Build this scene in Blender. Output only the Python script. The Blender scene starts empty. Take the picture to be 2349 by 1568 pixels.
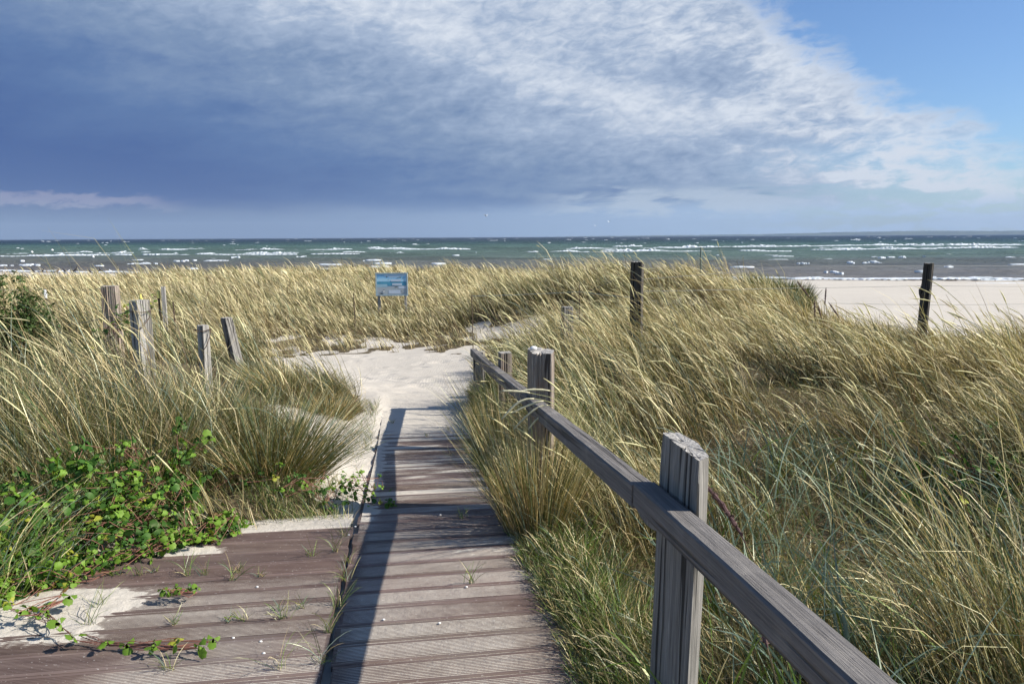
import bpy, math, random
import numpy as np
rng = np.random.default_rng(7); random.seed(7)
S = bpy.context.scene; COL = S.collection
PI = math.pi
# ------------------------------------------------------------------ camera frame
CAM = np.array([0, 0, 1.55]); FPX = 1696.0
HZ = 4.5e-5
_p = math.atan((784-543.5)/FPX); _r = math.radians(.29)
F_ = np.array([0, math.cos(_p), -math.sin(_p)]); R0 = np.array([1., 0, 0]); U0 = np.array([0, math.sin(_p), math.cos(_p)])
R_ = R0*math.cos(_r)-U0*math.sin(_r); U_ = U0*math.cos(_r)+R0*math.sin(_r)
def ray(x, y): return F_ + R_*((x-1174.5)/FPX) - U_*((y-784)/FPX)
def atY(x, y, Y):
    d = ray(x, y); return CAM + d*(Y/d[1])
def atZ(x, y, z):
    d = ray(x, y); return CAM + d*((z-CAM[2])/d[2])
AW = math.radians(8); CA, SA = math.cos(AW), math.sin(AW)
def onL(x, y, l):
    d = ray(x, y); return CAM + d*(l/(d[0]*CA+d[1]*SA))
def LS(X, Y): return X*CA+Y*SA, -X*SA+Y*CA
def XY(l, s): return l*CA-s*SA, l*SA+s*CA
# ------------------------------------------------------------------ numpy noise
def _h(i, j, k, seed):
    n = (i.astype(np.int64)*374761393 + j.astype(np.int64)*668265263 + k.astype(np.int64)*2147483647 + seed*1274126177) & 0xffffffff
    n = ((n ^ (n >> 13))*1274126177) & 0xffffffff
    return ((n ^ (n >> 16)) & 0xffff)/65535.0
def noise(x, y, z=None, seed=0):
    x = np.asarray(x, float); y = np.asarray(y, float); z = np.zeros_like(x) if z is None else np.asarray(z, float)+np.zeros_like(x)
    xi, yi, zi = np.floor(x), np.floor(y), np.floor(z); u, v, w = x-xi, y-yi, z-zi
    u, v, w = u*u*(3-2*u), v*v*(3-2*v), w*w*(3-2*w); r = 0
    for a in (0, 1):
        for b in (0, 1):
            for c in (0, 1):
                r = r + _h(xi+a, yi+b, zi+c, seed)*(u if a else 1-u)*(v if b else 1-v)*(w if c else 1-w)
    return r*2-1
def fbm(x, y, o=4, seed=0, z=None):
    r = 0; a = 1; t = 0
    for k in range(o):
        r = r + a*noise(x*2**k+k*13.7, y*2**k-k*7.3, None if z is None else z*2**k, seed+k); t += a; a *= .5
    return r/t
def ss(a, b, x):
    t = np.clip((x-a)/(b-a), 0, 1); return t*t*(3-2*t)
def gau(X, Y, x, y, rx, ry=None):
    ry = ry or rx; return np.exp(-((X-x)/rx)**2-((Y-y)/ry)**2)
# ------------------------------------------------------------------ scene helpers
def tag(o, label=None, cat=None, group=None, kind=None):
    if label: o['label'] = label
    if cat: o['category'] = cat
    if group: o['group'] = group
    if kind: o['kind'] = kind
    return o
def mesh_np(name, V, faces, mat, parent=None, cols=None, smooth=True, loc=None):
    """V (n,3); faces: list of (m,k) int arrays"""
    V = np.asarray(V, float)
    if loc is not None: V = V-np.asarray(loc)
    me = bpy.data.meshes.new(name); me.vertices.add(len(V)); me.vertices.foreach_set('co', V.astype(np.float32).ravel())
    idx = np.concatenate([f.ravel() for f in faces]).astype(np.int32)
    tot = np.concatenate([np.full(len(f), f.shape[1]) for f in faces]).astype(np.int32)
    st = np.concatenate([[0], np.cumsum(tot)[:-1]]).astype(np.int32)
    me.loops.add(len(idx)); me.loops.foreach_set('vertex_index', idx)
    me.polygons.add(len(tot)); me.polygons.foreach_set('loop_start', st); me.polygons.foreach_set('loop_total', tot)
    me.update(calc_edges=True)
    me.polygons.foreach_set('use_smooth', np.full(len(tot), smooth))
    if cols is not None:
        for k, c in cols.items():
            c = np.asarray(c, np.float32)
            if c.ndim == 1: c = np.repeat(c[:, None], 3, 1)
            at = me.attributes.new(k, 'FLOAT_COLOR', 'POINT'); at.data.foreach_set('color', np.concatenate([c, np.ones((len(c), 1), np.float32)], 1).ravel())
    if mat: me.materials.append(mat)
    o = bpy.data.objects.new(name, me); COL.objects.link(o)
    if loc is not None: o.location = loc
    if parent:
        o.parent = parent
        if loc is None: o.location = -parent.location
    return o
class MB:
    """collects python geometry"""
    def __init__(s): s.v = []; s.f = []
    def add(s, v, f):
        n = len(s.v); s.v += [tuple(p) for p in v]; s.f += [tuple(i+n for i in q) for q in f]
    def box(s, c, d, rz=0, R=None):
        P = []
        for x in (-.5, .5):
            for y in (-.5, .5):
                for z in (-.5, .5):
                    q = np.array([x*d[0], y*d[1], z*d[2]])
                    q = R@q if R is not None else np.array([q[0]*math.cos(rz)-q[1]*math.sin(rz), q[0]*math.sin(rz)+q[1]*math.cos(rz), q[2]])
                    P.append(q+np.array(c))
        s.add(P, [(0, 1, 3, 2), (4, 6, 7, 5), (0, 4, 5, 1), (2, 3, 7, 6), (0, 2, 6, 4), (1, 5, 7, 3)])
    def tube(s, pts, r, n=6, cap=True):
        pts = [np.array(p, float) for p in pts]; r = [r]*len(pts) if np.isscalar(r) else r
        V = []; F = []
        for i, p in enumerate(pts):
            d = pts[min(i+1, len(pts)-1)]-pts[max(i-1, 0)]; d /= np.linalg.norm(d)+1e-9
            a = np.cross(d, [0.03, .02, 1.] if abs(d[2]) < .9 else [1., 0, 0]); a /= np.linalg.norm(a); b = np.cross(d, a)
            for k in range(n): V.append(p+r[i]*(a*math.cos(2*PI*k/n)+b*math.sin(2*PI*k/n)))
        for i in range(len(pts)-1):
            for k in range(n): F.append((i*n+k, i*n+(k+1) % n, (i+1)*n+(k+1) % n, (i+1)*n+k))
        if cap: F.append(tuple(range(n))[::-1]); F.append(tuple((len(pts)-1)*n+k for k in range(n)))
        s.add(V, F)
    def ell(s, c, r, R=None, nu=10, nv=7):
        V = []; F = []
        for j in range(nv+1):
            t = PI*j/nv
            for i in range(nu):
                a = 2*PI*i/nu; q = np.array([math.sin(t)*math.cos(a)*r[0], math.sin(t)*math.sin(a)*r[1], math.cos(t)*r[2]])
                V.append((R@q if R is not None else q)+np.array(c))
        for j in range(nv):
            for i in range(nu): F.append((j*nu+i, (j+1)*nu+i, (j+1)*nu+(i+1) % nu, j*nu+(i+1) % nu))
        s.add(V, F)
    def build(s, name, mat, parent=None, loc=None, smooth=False, bevel=0):
        me = bpy.data.meshes.new(name); L = np.array(loc if loc is not None else (parent.location if parent else (0, 0, 0)))
        me.from_pydata([tuple(np.array(p)-L) for p in s.v], [], s.f); me.materials.append(mat); me.update()
        me.polygons.foreach_set('use_smooth', [smooth]*len(me.polygons))
        o = bpy.data.objects.new(name, me); COL.objects.link(o)
        if parent: o.parent = parent
        else: o.location = L
        if bevel:
            b = o.modifiers.new('b', 'BEVEL'); b.width = bevel; b.segments = 2
        return o
def empty(name, loc, label, cat, group=None):
    o = bpy.data.objects.new(name, None); o.location = loc; COL.objects.link(o); o.empty_display_size = .1
    return tag(o, label, cat, group)
# ------------------------------------------------------------------ materials
class N:
    def __init__(s, nt): s.nt = nt
    def n(s, t, **k):
        o = s.nt.nodes.new(t)
        for a, b in k.items(): setattr(o, a, b)
        return o
    def lk(s, a, b): s.nt.links.new(a, b)
    def put(s, v, sock):
        if isinstance(v, bpy.types.NodeSocket): s.lk(v, sock)
        elif v is not None:
            if hasattr(sock, 'default_value') and hasattr(sock.default_value, '__len__'):
                if np.isscalar(v): v = (v,)*len(sock.default_value)
                elif len(v) == 3 and len(sock.default_value) == 4: v = (*v, 1)
            sock.default_value = v
    def m(s, op, a, b=None, c=None, clamp=False):
        o = s.n('ShaderNodeMath', operation=op, use_clamp=clamp)
        for i, q in enumerate((a, b, c)):
            if q is not None: s.put(q, o.inputs[i])
        return o.outputs[0]
    def vm(s, op, a, b=None):
        o = s.n('ShaderNodeVectorMath', operation=op); s.put(a, o.inputs[0])
        if b is not None: s.put(b, o.inputs[1])
        return o.outputs[0]
    def mix(s, f, a, b, t='RGBA', blend='MIX'):
        o = s.n('ShaderNodeMix', data_type=t, blend_type=blend) if t == 'RGBA' else s.n('ShaderNodeMix', data_type=t)
        i = 6 if t == 'RGBA' else 2
        s.put(f, o.inputs[0]); s.put(a, o.inputs[i]); s.put(b, o.inputs[i+1]); return o.outputs[2 if t == 'RGBA' else 0]
    def noise(s, v, scale, det=4, rough=.55, dist=0):
        o = s.n('ShaderNodeTexNoise'); s.put(v, o.inputs['Vector']); o.inputs['Scale'].default_value = scale; o.inputs['Detail'].default_value = det
        o.inputs['Roughness'].default_value = rough; o.inputs['Distortion'].default_value = dist; return o.outputs['Fac']
    def ramp(s, f, st):
        o = s.n('ShaderNodeValToRGB'); e = o.color_ramp.elements
        while len(e) < len(st): e.new(.5)
        for q, (p, c) in zip(e, st): q.position = p; q.color = (*c, 1) if not np.isscalar(c) else (c, c, c, 1)
        s.put(f, o.inputs[0]); return o.outputs[0]
    def ss(s, f, a, b):
        o = s.n('ShaderNodeMapRange', interpolation_type='SMOOTHSTEP'); s.put(f, o.inputs[0]); o.inputs[1].default_value = a; o.inputs[2].default_value = b; return o.outputs[0]
    def sc(s, v, k):
        o = s.n('ShaderNodeMapping'); s.put(v, o.inputs[0]); o.inputs[3].default_value = k; return o.outputs[0]
    def bump(s, h, st, dist, nrm=None):
        o = s.n('ShaderNodeBump'); o.inputs['Strength'].default_value = st; o.inputs['Distance'].default_value = dist; s.put(h, o.inputs['Height'])
        if nrm is not None: s.put(nrm, o.inputs['Normal'])
        return o.outputs[0]
def mat(name, fn=None, col=(.5, .5, .5), rough=.8, spec=.3):
    m = bpy.data.materials.new(name); m.use_nodes = True; g = N(m.node_tree); b = m.node_tree.nodes['Principled BSDF']
    b.inputs['Base Color'].default_value = (*col, 1); b.inputs['Roughness'].default_value = rough; b.inputs['Specular IOR Level'].default_value = spec
    if fn: fn(g, b)
    return m
def geo(g): return g.n('ShaderNodeNewGeometry').outputs['Position']
def objc(g): return g.n('ShaderNodeTexCoord').outputs['Object']
def attr(g, n): return g.n('ShaderNodeAttribute', attribute_name=n).outputs['Color']
def grass_fn(tr, rough=.5, gls=.05):
    def f(g, b):
        c = attr(g, 'Col'); nt = g.nt
        d = g.n('ShaderNodeBsdfDiffuse'); t = g.n('ShaderNodeBsdfTranslucent'); gl = g.n('ShaderNodeBsdfGlossy')
        g.put(c, d.inputs[0]); g.put(g.mix(1.0, c, (1.0, .95, .55), blend='MULTIPLY'), t.inputs[0]); gl.inputs['Roughness'].default_value = rough
        gl.inputs[0].default_value = (.85, .8, .58, 1)
        m1 = g.n('ShaderNodeMixShader'); m1.inputs[0].default_value = tr; g.lk(d.outputs[0], m1.inputs[1]); g.lk(t.outputs[0], m1.inputs[2])
        m2 = g.n('ShaderNodeMixShader'); m2.inputs[0].default_value = gls; g.lk(m1.outputs[0], m2.inputs[1]); g.lk(gl.outputs[0], m2.inputs[2])
        nt.links.new(m2.outputs[0], nt.nodes['Material Output'].inputs[0])
    return f
M_GR = mat('grass_blade', grass_fn(.20, .42, .07)); M_LEAF = mat('vine_leaf', grass_fn(.38, .5, .025)); M_SEED = mat('seed_head', grass_fn(.2, .6))
def sand_fn(g, b, ripple=True):
    P = geo(g); v = attr(g, 'Veg')
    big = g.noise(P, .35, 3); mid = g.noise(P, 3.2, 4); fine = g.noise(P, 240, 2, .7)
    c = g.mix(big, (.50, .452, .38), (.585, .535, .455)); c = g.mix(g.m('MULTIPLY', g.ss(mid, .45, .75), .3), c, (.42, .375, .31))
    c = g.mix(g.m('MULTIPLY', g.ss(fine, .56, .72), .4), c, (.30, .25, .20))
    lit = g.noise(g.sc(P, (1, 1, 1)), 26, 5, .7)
    th = g.ramp(lit, [(.3, (.035, .028, .018)), (.52, (.11, .085, .05)), (.72, (.27, .22, .13))])  # thatch litter, coloured extra dark to paint the shade under the grass
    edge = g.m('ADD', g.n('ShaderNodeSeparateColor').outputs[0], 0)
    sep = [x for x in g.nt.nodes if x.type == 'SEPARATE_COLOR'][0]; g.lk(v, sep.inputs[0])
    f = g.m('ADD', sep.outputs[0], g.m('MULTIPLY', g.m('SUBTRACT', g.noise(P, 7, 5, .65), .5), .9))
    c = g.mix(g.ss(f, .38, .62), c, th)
    wet = sep.outputs[1]; c = g.mix(g.m('MULTIPLY', wet, .75), c, (.20, .175, .15))
    g.lk(c, b.inputs['Base Color']); b.inputs['Roughness'].default_value = .95; b.inputs['Specular IOR Level'].default_value = .12
    w = g.n('ShaderNodeTexWave', bands_direction='X'); g.put(g.sc(P, (1, .28, 1)), w.inputs[0]); w.inputs['Scale'].default_value = 8.
    w.inputs['Distortion'].default_value = 5; w.inputs['Detail'].default_value = 2.5; w.inputs['Detail Scale'].default_value = 1.3
    rip = g.m('MULTIPLY', w.outputs['Fac'], g.ss(big, .4, .6))
    n1 = g.bump(rip, .16 if ripple else 0., .012); n2 = g.bump(g.m('ADD', g.noise(P, 18, 5, .7), g.m('MULTIPLY', fine, .06)), .6, .02, n1); g.lk(n2, b.inputs['Normal'])
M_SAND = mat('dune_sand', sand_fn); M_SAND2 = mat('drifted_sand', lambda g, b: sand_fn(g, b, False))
def sea_fn(g, b):
    P = geo(g); c = attr(g, 'Col')
    n = g.noise(g.sc(P, (.02, .06, .05)), 1, 4); c2 = g.mix(1.0, c, g.ramp(n, [(.3, .7), (.7, 1.35)]), blend='MULTIPLY')
    g.lk(c2, b.inputs['Base Color']); b.inputs['Roughness'].default_value = .4; b.inputs['IOR'].default_value = 1.33; b.inputs['Specular IOR Level'].default_value = .2
    h = g.m('ADD', g.noise(g.sc(P, (.35, 1.1, .6)), 1, 6, .65), g.m('MULTIPLY', g.noise(g.sc(P, (.06, .16, .1)), 1, 3), 2))
    g.lk(g.bump(h, 1.0, 1.6), b.inputs['Normal'])
M_SEA = mat('sea_water', sea_fn)
def foam_fn(g, b):
    P = geo(g); g.lk(g.ramp(g.noise(P, 1.5, 4), [(.3, (.42, .47, .48)), (.6, (.74, .77, .79))]), b.inputs['Base Color'])
M_FOAM = mat('sea_foam', foam_fn, rough=.9, spec=.1)
def wood_fn(dark, light, axis_scale=(30, 30, 1.2), warm=None, crack=.5):
    def f(g, b):
        P = objc(g); s = g.sc(P, axis_scale)
        gr = g.noise(s, 1.6, 6, .65, .9); bl = g.noise(P, 6, 4); st = g.noise(g.sc(P, tuple(a*3 for a in axis_scale)), 1, 3, .7)
        c = g.ramp(gr, [(.28, dark), (.5, tuple((a+b_)/2 for a, b_ in zip(dark, light))), (.68, light)])
        c = g.mix(g.m('MULTIPLY', g.ss(bl, .5, .72), .5), c, warm or tuple(x*.8 for x in light))
        c = g.mix(g.m('MULTIPLY', g.ss(st, .56, .66), .35), c, tuple(x*.45 for x in dark))
        ck = g.ss(g.noise(g.sc(P, (axis_scale[0]*.8, axis_scale[1]*.8, axis_scale[2]*.5)), 1, 2, .5, .5), .60, .66)
        c = g.mix(g.m('MULTIPLY', ck, crack), c, tuple(x*.2 for x in dark))
        g.lk(c, b.inputs['Base Color']); b.inputs['Roughness'].default_value = .85; b.inputs['Specular IOR Level'].default_value = .2
        g.lk(g.bump(g.m('SUBTRACT', g.m('ADD', gr, g.m('MULTIPLY', st, .5)), g.m('MULTIPLY', ck, 1.2)), .9, .006), b.inputs['Normal'])
    return f
M_POST = mat('weathered_oak', wood_fn((.13, .12, .105), (.36, .335, .295), (42, 42, 1.6), crack=.9))
M_POSTP = mat('bleached_oak_lit_tops', wood_fn((.25, .23, .2), (.52, .49, .44), (38, 38, 1.6), crack=.7))
M_POSTR = mat('rotten_oak', wood_fn((.13, .095, .07), (.46, .39, .32), (55, 55, 2.5), warm=(.33, .20, .13), crack=.8))
M_POSTD = mat('shaded_oak', wood_fn((.035, .03, .025), (.13, .115, .095), (42, 42, 1.6), crack=.9))  # oak darkened all over to paint the shaded side facing the camera
M_RAIL = mat('grey_rail_timber', wood_fn((.12, .11, .10), (.235, .215, .195), (60, 60, 1.5), warm=(.33, .30, .26), crack=.55))
def board_fn(g, b):
    P = geo(g); a = g.noise(g.sc(P, (3, 22, 3)), 1, 5, .6); c2 = g.noise(P, 1.4, 3)
    c = g.ramp(a, [(.3, (.106, .071, .061)), (.7, (.187, .136, .114))]); c = g.mix(g.m('MULTIPLY', g.ss(c2, .45, .7), .45), c, (.20, .175, .155))
    sp = g.ss(g.noise(g.sc(P, (60, 160, 60)), 1, 2, .6), .66, .7); c = g.mix(g.m('MULTIPLY', sp, .6), c, (.45, .41, .37))
    oi = g.n('ShaderNodeAttribute', attribute_name='Col').outputs['Color']; c = g.mix(1.0, c, oi, blend='MULTIPLY')
    g.lk(c, b.inputs['Base Color']); b.inputs['Roughness'].default_value = .6; b.inputs['Specular IOR Level'].default_value = .3
    g.lk(g.bump(a, .3, .002), b.inputs['Normal'])
M_BOARD = mat('brown_composite_board', board_fn)
M_WIRE = mat('galvanised_wire', col=(.22, .22, .2), rough=.6)
M_ROPE = mat('pale_rope', col=(.42, .47, .42), rough=.8)
M_RUST = mat('rusty_iron', lambda g, b: g.lk(g.ramp(g.noise(objc(g), 40, 4), [(.3, (.05, .035, .025)), (.7, (.13, .085, .06))]), b.inputs['Base Color']), rough=.8)
M_YEL = mat('yellow_insulator', col=(.75, .68, .2), rough=.5); M_WHT = mat('white_paint', col=(.8, .8, .78), rough=.5)
M_STEM = mat('brown_stem', col=(.16, .12, .06)); M_RSTEM = mat('reddish_vine_stem', col=(.22, .10, .07))
M_SHELL = mat('white_shell', col=(.78, .76, .72), rough=.5)
# ------------------------------------------------------------------ terrain
def walkz(s): return np.interp(s, [-6, 2.45, 4.087, 6.3295, 8.5, 30], [.26, 0, -.050, -.281, -.37, -.6])
CP = np.array([(-3,0,0),(-3,-3,.05),(3,-3,.05),(1,0,-.05),(1.3,2,-.1),(2.5,2,-.08),(2.2,3.8,-.45),(3.4,5,-.25),(1,4,-.17),(2,5,-.2),(.4,6,-.27),(1.5,6.5,.02),(3,7.5,.07),(5,7,.0),(5,4,-.08),(8,6,-.02),(8,9,.04),(4,9.5,.03),(2,9,.05),(.7,8.5,-.1),(.5,11,-.4),(2,12,-.25),(6,12,-.4),(10,11,-.5),(12,8,-.35),(14,12,-.8),(9,15,-.9),(12,20,-1.9),(20,15,-1.8),(20,5,-.2),
(3.5,18,.47),(2,17.5,.33),(5.3,18,.25),(6.6,17.5,-.3),(2,19,.3),(8,18,-.9),(5,22,-.2),(1,22,-.2),(9,24,-1.9),(.6,17,.1),
(20,35,-2.1),(0,55,-1.6),(10,45,-2.1),(30,50,-2.3),(28,70,-2.5),(48,67,-2.5),(0,77.5,-2.5),(-33,86,-2.5),(-66,96,-2.5),(0,100,-3.8),(60,90,-3.8),(-60,120,-3.8),(15,30,-2.1),(40,30,-2.1),
(-2.2,3.3,.02),(-1.6,3.9,0),(-1.1,4.3,-.03),(-2.5,4.5,.16),(-2,5.2,.1),(-1.6,5.6,0),(-1.5,6.5,-.2),(-2.4,6.6,.02),(-3.5,6,.2),(-4.5,5,.25),(-6,6,.2),(-3,8,.10),(-3.1,7.2,.16),(-4.3,7.2,.32),(-2.2,8,-.22),(-4.5,9,.05),(-3.5,10.5,-.45),(-6,9,0),(-8,7,.2),(-6,12,-.4),(-12,10,-.1),(-3.5,3,.05),(-8,2,.1),
(-1,8,-.34),(-1,10,-.5),(-2,12,-.63),(-.7,13,-.6),(-3,14,-.68),(-5,14,-.65),(0,14.5,-.62),(-2.2,10.2,-.5),
(-1,16.5,-.45),(-4,16.5,-.5),(-7,16,-.55),(-2,19.5,-.55),(-8,25,-.72),(-3,30,-.55),(-15,20,-.6),(-25,30,-.8),(-10,40,-.6),(0,38,-.42),(-35,42,-1.05),(-20,48,-.85),(-5,47,-.7),(-60,80,-2.2),(-40,75,-2.1),(-15,65,-2.1),(4,32,-.7),(6,40,-1.6),(-60,30,-1),(-60,-10,0),(60,-10,-1),(0,-20,.3)], float)
_K = np.sqrt((CP[:, None, 0]-CP[None, :, 0])**2+(CP[:, None, 1]-CP[None, :, 1])**2+.04)
_W = np.linalg.solve(_K+np.eye(len(CP))*-.02, CP[:, 2]+.6)
_fr = np.random.default_rng(99); FOOT = [(_fr.uniform(-3.6, -.9), _fr.uniform(7.5, 13.8), _fr.uniform(.06, .12)) for _ in range(70)]
def terr(X, Y, fine=True):
    X = np.asarray(X, float); Y = np.asarray(Y, float); sh = X.shape; x = X.ravel(); y = Y.ravel(); out = np.empty(len(x))
    for i in range(0, len(x), 40000):
        a, b = x[i:i+40000], y[i:i+40000]
        out[i:i+40000] = np.sqrt((a[:, None]-CP[:, 0])**2+(b[:, None]-CP[:, 1])**2+.04)@_W-.6
    z = out.reshape(sh); rr = np.hypot(X, Y)
    z = np.clip(z, -4.5, 1.2)
    z = np.where(rr > 130, np.where(Y < 60, -.5, -4.5), z)
    l, s = LS(X, Y)
    if fine:
        z = z+fbm(X*.8, Y*.8, 4, 3)*.05*ss(60, 30, Y)+fbm(X*.22, Y*.22, 3, 9)*.12*ss(8, 14, rr)*ss(60, 45, Y)
        for (fx, fy, fr) in FOOT:
            q = (X-fx)**2+(Y-fy)**2; z = z-.022*np.exp(-q/(fr*fr))+.010*np.exp(-(np.sqrt(q)-fr*1.6)**2/(fr*fr*.5))
    # boardwalk corridor; sand creeps over the boards further down
    wz = walkz(s); cov = -.05+.056*ss(-.285, -.335, l)*ss(4.1, 4.4, s)+ss(6.2, 8.4, s)*.056+.012*fbm(X*5, Y*9, 3, 5)*ss(5, 6.2, s)
    k = ss(-.80, -.36, l)*ss(.95, .68, l)*ss(9.6, 8.4, s)*ss(-9, -6, s); z = z*(1-k)+(wz+cov)*k
    k2 = ss(-3.9, -3.35, l)*ss(-.2, -.35, l)*ss(4.45, 4.12, s)*ss(-9, -6, s); z = z*(1-k2)+(wz-.05)*k2
    return z
def basin(X, Y):
    """1 where the sand is bare"""
    l, s = LS(X, Y); w = .25*fbm(X*1.3, Y*1.3, 3, 21)
    xl = np.interp(Y, [3.9, 4.5, 5, 6, 6.6, 7.2, 8.8, 9.4, 10.5, 12, 14, 15.2], [-.95, -1.25, -1.55, -1.85, -2.0, -1.75, -1.75, -2.6, -3.2, -4.0, -5.0, -5.3])
    lr = np.interp(Y, [0, 6.0, 6.8, 8, 9, 11, 15], [.66, .68, .90, .93, .9, 1.0, 1.6])
    b = (X > xl+w)*(l < lr+w*.3)*(Y > 3.7)*(Y < 13.9+w*1.6+.35*np.sin(X*1.7))
    return b
def veg(X, Y, gap=True):
    l, s = LS(X, Y); n = fbm(X*.55, Y*.55, 3, 31); nf = fbm(X*2.1, Y*2.1, 3, 33)
    d = np.ones_like(X)
    d = d*(1-basin(X, Y)); on_deck = ((l > -.36)*(l < .6+.05*nf)*(s < 8.6))+((l <= -.36)*(s < 4.16)*(X > np.interp(Y, [1.9, 2.4, 2.8, 3.05, 3.5, 4.0], [-2.9, -2.75, -2.45, -2.2, -1.85, -1.35])))
    d = d*(on_deck == 0)
    far = np.interp(X, [-60, -30, -10, 0, 2.5, 4.5, 6, 6.9, 8, 12, 30], [46, 48, 47, 44, 30, 26, 22, 19, 13.2, 12.6, 11])
    d = d*ss(far+1.2*n, far-1.5+1.2*n, Y)
    d = d*(1-gau(X, Y, -7.9, 25, 1.5, 1.9)*1.3).clip(0)*(1-gau(X, Y, -.75, 16.2, .3, .5)*1.4).clip(0)
    if gap:
        t1 = tuss(X, Y, .85, 5)[0]; t2 = tuss(X, Y, 1.9, 6)[0]; d = d*np.where(np.hypot(X, Y) < 12, .14+.86*t1, .5+.5*t2)
    if gap: d = d*(1-.6*(1-gapf(X, Y))*ss(12, 8, np.hypot(X, Y)))
    # bank on the far side of the sand: clumps with bare sand between them
    bank = ss(12.8, 13.6, Y)*ss(16.8, 15.2, Y)*(X < 1.5)*(X > -9)
    d = d*(1-bank*ss(.16, -.06, nf+.3*n))
    d = d*(1-.8*ss(-.35, -.55, n)*ss(9, 12, np.hypot(X, Y))*ss(30, 20, Y))
    lft = gau(X, Y, -1.9, 6.8, .5, .5)+gau(X, Y, -3.4, 9.9, .8, .6); d = d*(1-lft*1.2*(nf < .2)).clip(0)
    return d
def tuss(X, Y, cell, seed=0, rad=.42):
    X = np.asarray(X, float); Y = np.asarray(Y, float)+np.zeros_like(X); i0, j0 = np.floor(X/cell), np.floor(Y/cell); best = np.full(X.shape, 9.); dx = np.zeros(X.shape); dy = np.zeros(X.shape); hr = np.zeros(X.shape)
    for a in (-1, 0, 1):
        for b in (-1, 0, 1):
            i, j = i0+a, j0+b; z = i*0; fx = (i+.15+.7*_h(i, j, z, seed))*cell; fy = (j+.15+.7*_h(i, j, z+1, seed))*cell; h = _h(i, j, z+2, seed)
            ux, uy = X-fx, Y-fy; d = np.hypot(ux, uy)/cell/(.75+.5*h); m = d < best; best = np.where(m, d, best); dx = np.where(m, ux, dx); dy = np.where(m, uy, dy); hr = np.where(m, h, hr)
    return np.exp(-(best/rad)**2), dx/cell, dy/cell, hr
def gapf(X, Y):
    return np.clip(ss(-.22, .12, fbm(X*.95+4, Y*1.2, 2, 47)+.05)-.9*gau(X, Y, 2.1, 3.9, .9, .8)+.9*gau(X, Y, .2, 5.6, .6, 2.2)-.6*gau(X, Y, 3.2, 4.7, .7, .6), 0, 1)
def height(X, Y):
    l, s = LS(X, Y); n = fbm(X*.9, Y*.9, 3, 41)
    r = np.hypot(X, Y); n2 = fbm(X*2.3, Y*2.3, 2, 43)
    h = .42+.22*n+.12*n2+.05*ss(14, 22, r)+.16*ss(13, 17, r)*fbm(X*.35, Y*.3, 2, 49)
    h = h+.10*gau(X, Y, 3.5, 7.5, 4, 1.6)
    nr = (l > .5); h = np.where(nr, h*np.where(Y > 3.2, .78+.22*ss(.62, 1.2, l), .52+.48*ss(.62, 1.5, l)), h)
    h = np.where(nr, h+.20*gau(X, Y, .2, 5.8, .8, 2.2), h)
    h = np.where(nr & (Y < 4.2) & (l < 1.8), h*.75, h)
    h = h+np.where(X < -1, .20*gau(X, Y, -4.2, 7.7, 1.8, .9)+.30*gau(X, Y, -2.3, 4.5, 1.1, .5)+.10*gau(X, Y, -4.5, 5.2, 2, .9)+.06*gau(X, Y, -2.3, 4.8, .8, .6), 0)
    t1, _, _, h1 = tuss(X, Y, .85, 5); t2, _, _, h2 = tuss(X, Y, 1.9, 6); nz = ss(13, 11, r)
    h = h*np.where(nz > .5, .36+.78*t1*(.75+.4*h1), .72+.42*t2*(.7+.5*h2))*1.06
    G = gapf(X, Y); h = h*(1-(1-G)*.6*ss(13, 9, r))
    h = h+.22*gau(X, Y, 1.3, 7.5, 1.0, .8)+.13*gau(X, Y, 5.6, 8.6, 2.6, 1.0)+.32*gau(X, Y, -4.3, 7.1, 1.0, .45)+.22*gau(X, Y, -2.9, 7.4, .6, .5)+.22*gau(X, Y, .17, 3.85, .3, .45)
    h = h*(1-.04*ss(5.5, 7.5, Y)*ss(15, 13, Y)*ss(.6, 1.6, X))
    h = h*(1-.7*gau(X, Y, -3.2, 18.0, 1.6, 1.8))*(1-.4*gau(X, Y, -1.9, 6.1, .5, .5))*(1-.35*gau(X, Y, 1.9, 4.0, 1.3, 1.1))*(1-.25*gau(X, Y, 6.5, 9.5, 3.5, 2.5))
    h = h+.32*np.exp(-((X/np.maximum(Y, .5)-.76)/.13)**2)*ss(1.2, 2.2, Y)*ss(6.5, 5, Y)  # extra grass height, mostly past the right view edge, added to shade the hollow
    h = h*(1-.38*ss(12.3, 13.3, Y)*ss(16.2, 15., Y)*(X < 1.5))
    return h.clip(.12, .80)
def axis(lo, hi, fine_lo, fine_hi, st, grow=1.09):
    m = list(np.arange(fine_lo, fine_hi+1e-6, st)); d = st; a = fine_hi
    while a < hi: d *= grow; a += d; m.append(a)
    d = st; a = fine_lo; pre = []
    while a > lo: d *= grow; a -= d; pre.append(a)
    return np.array(pre[::-1]+m)
def grid_mesh(name, gx, gy, zf, mat_, cols=None):
    X, Y = np.meshgrid(gx, gy); Z = zf(X, Y); V = np.stack([X, Y, Z], -1).reshape(-1, 3); nx = len(gx); ny = len(gy)
    i = np.arange(nx*ny).reshape(ny, nx); F = np.stack([i[:-1, :-1], i[:-1, 1:], i[1:, 1:], i[1:, :-1]], -1).reshape(-1, 4)
    return mesh_np(name, V, [F], mat_, cols={k: f(X, Y).reshape(-1, 3) for k, f in (cols or {}).items()})
def shoreY(X): return np.interp(X, [-300, -66, -33, 0, 28, 48, 300], [170, 96, 86.5, 77.5, 70, 67, 40])
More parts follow.
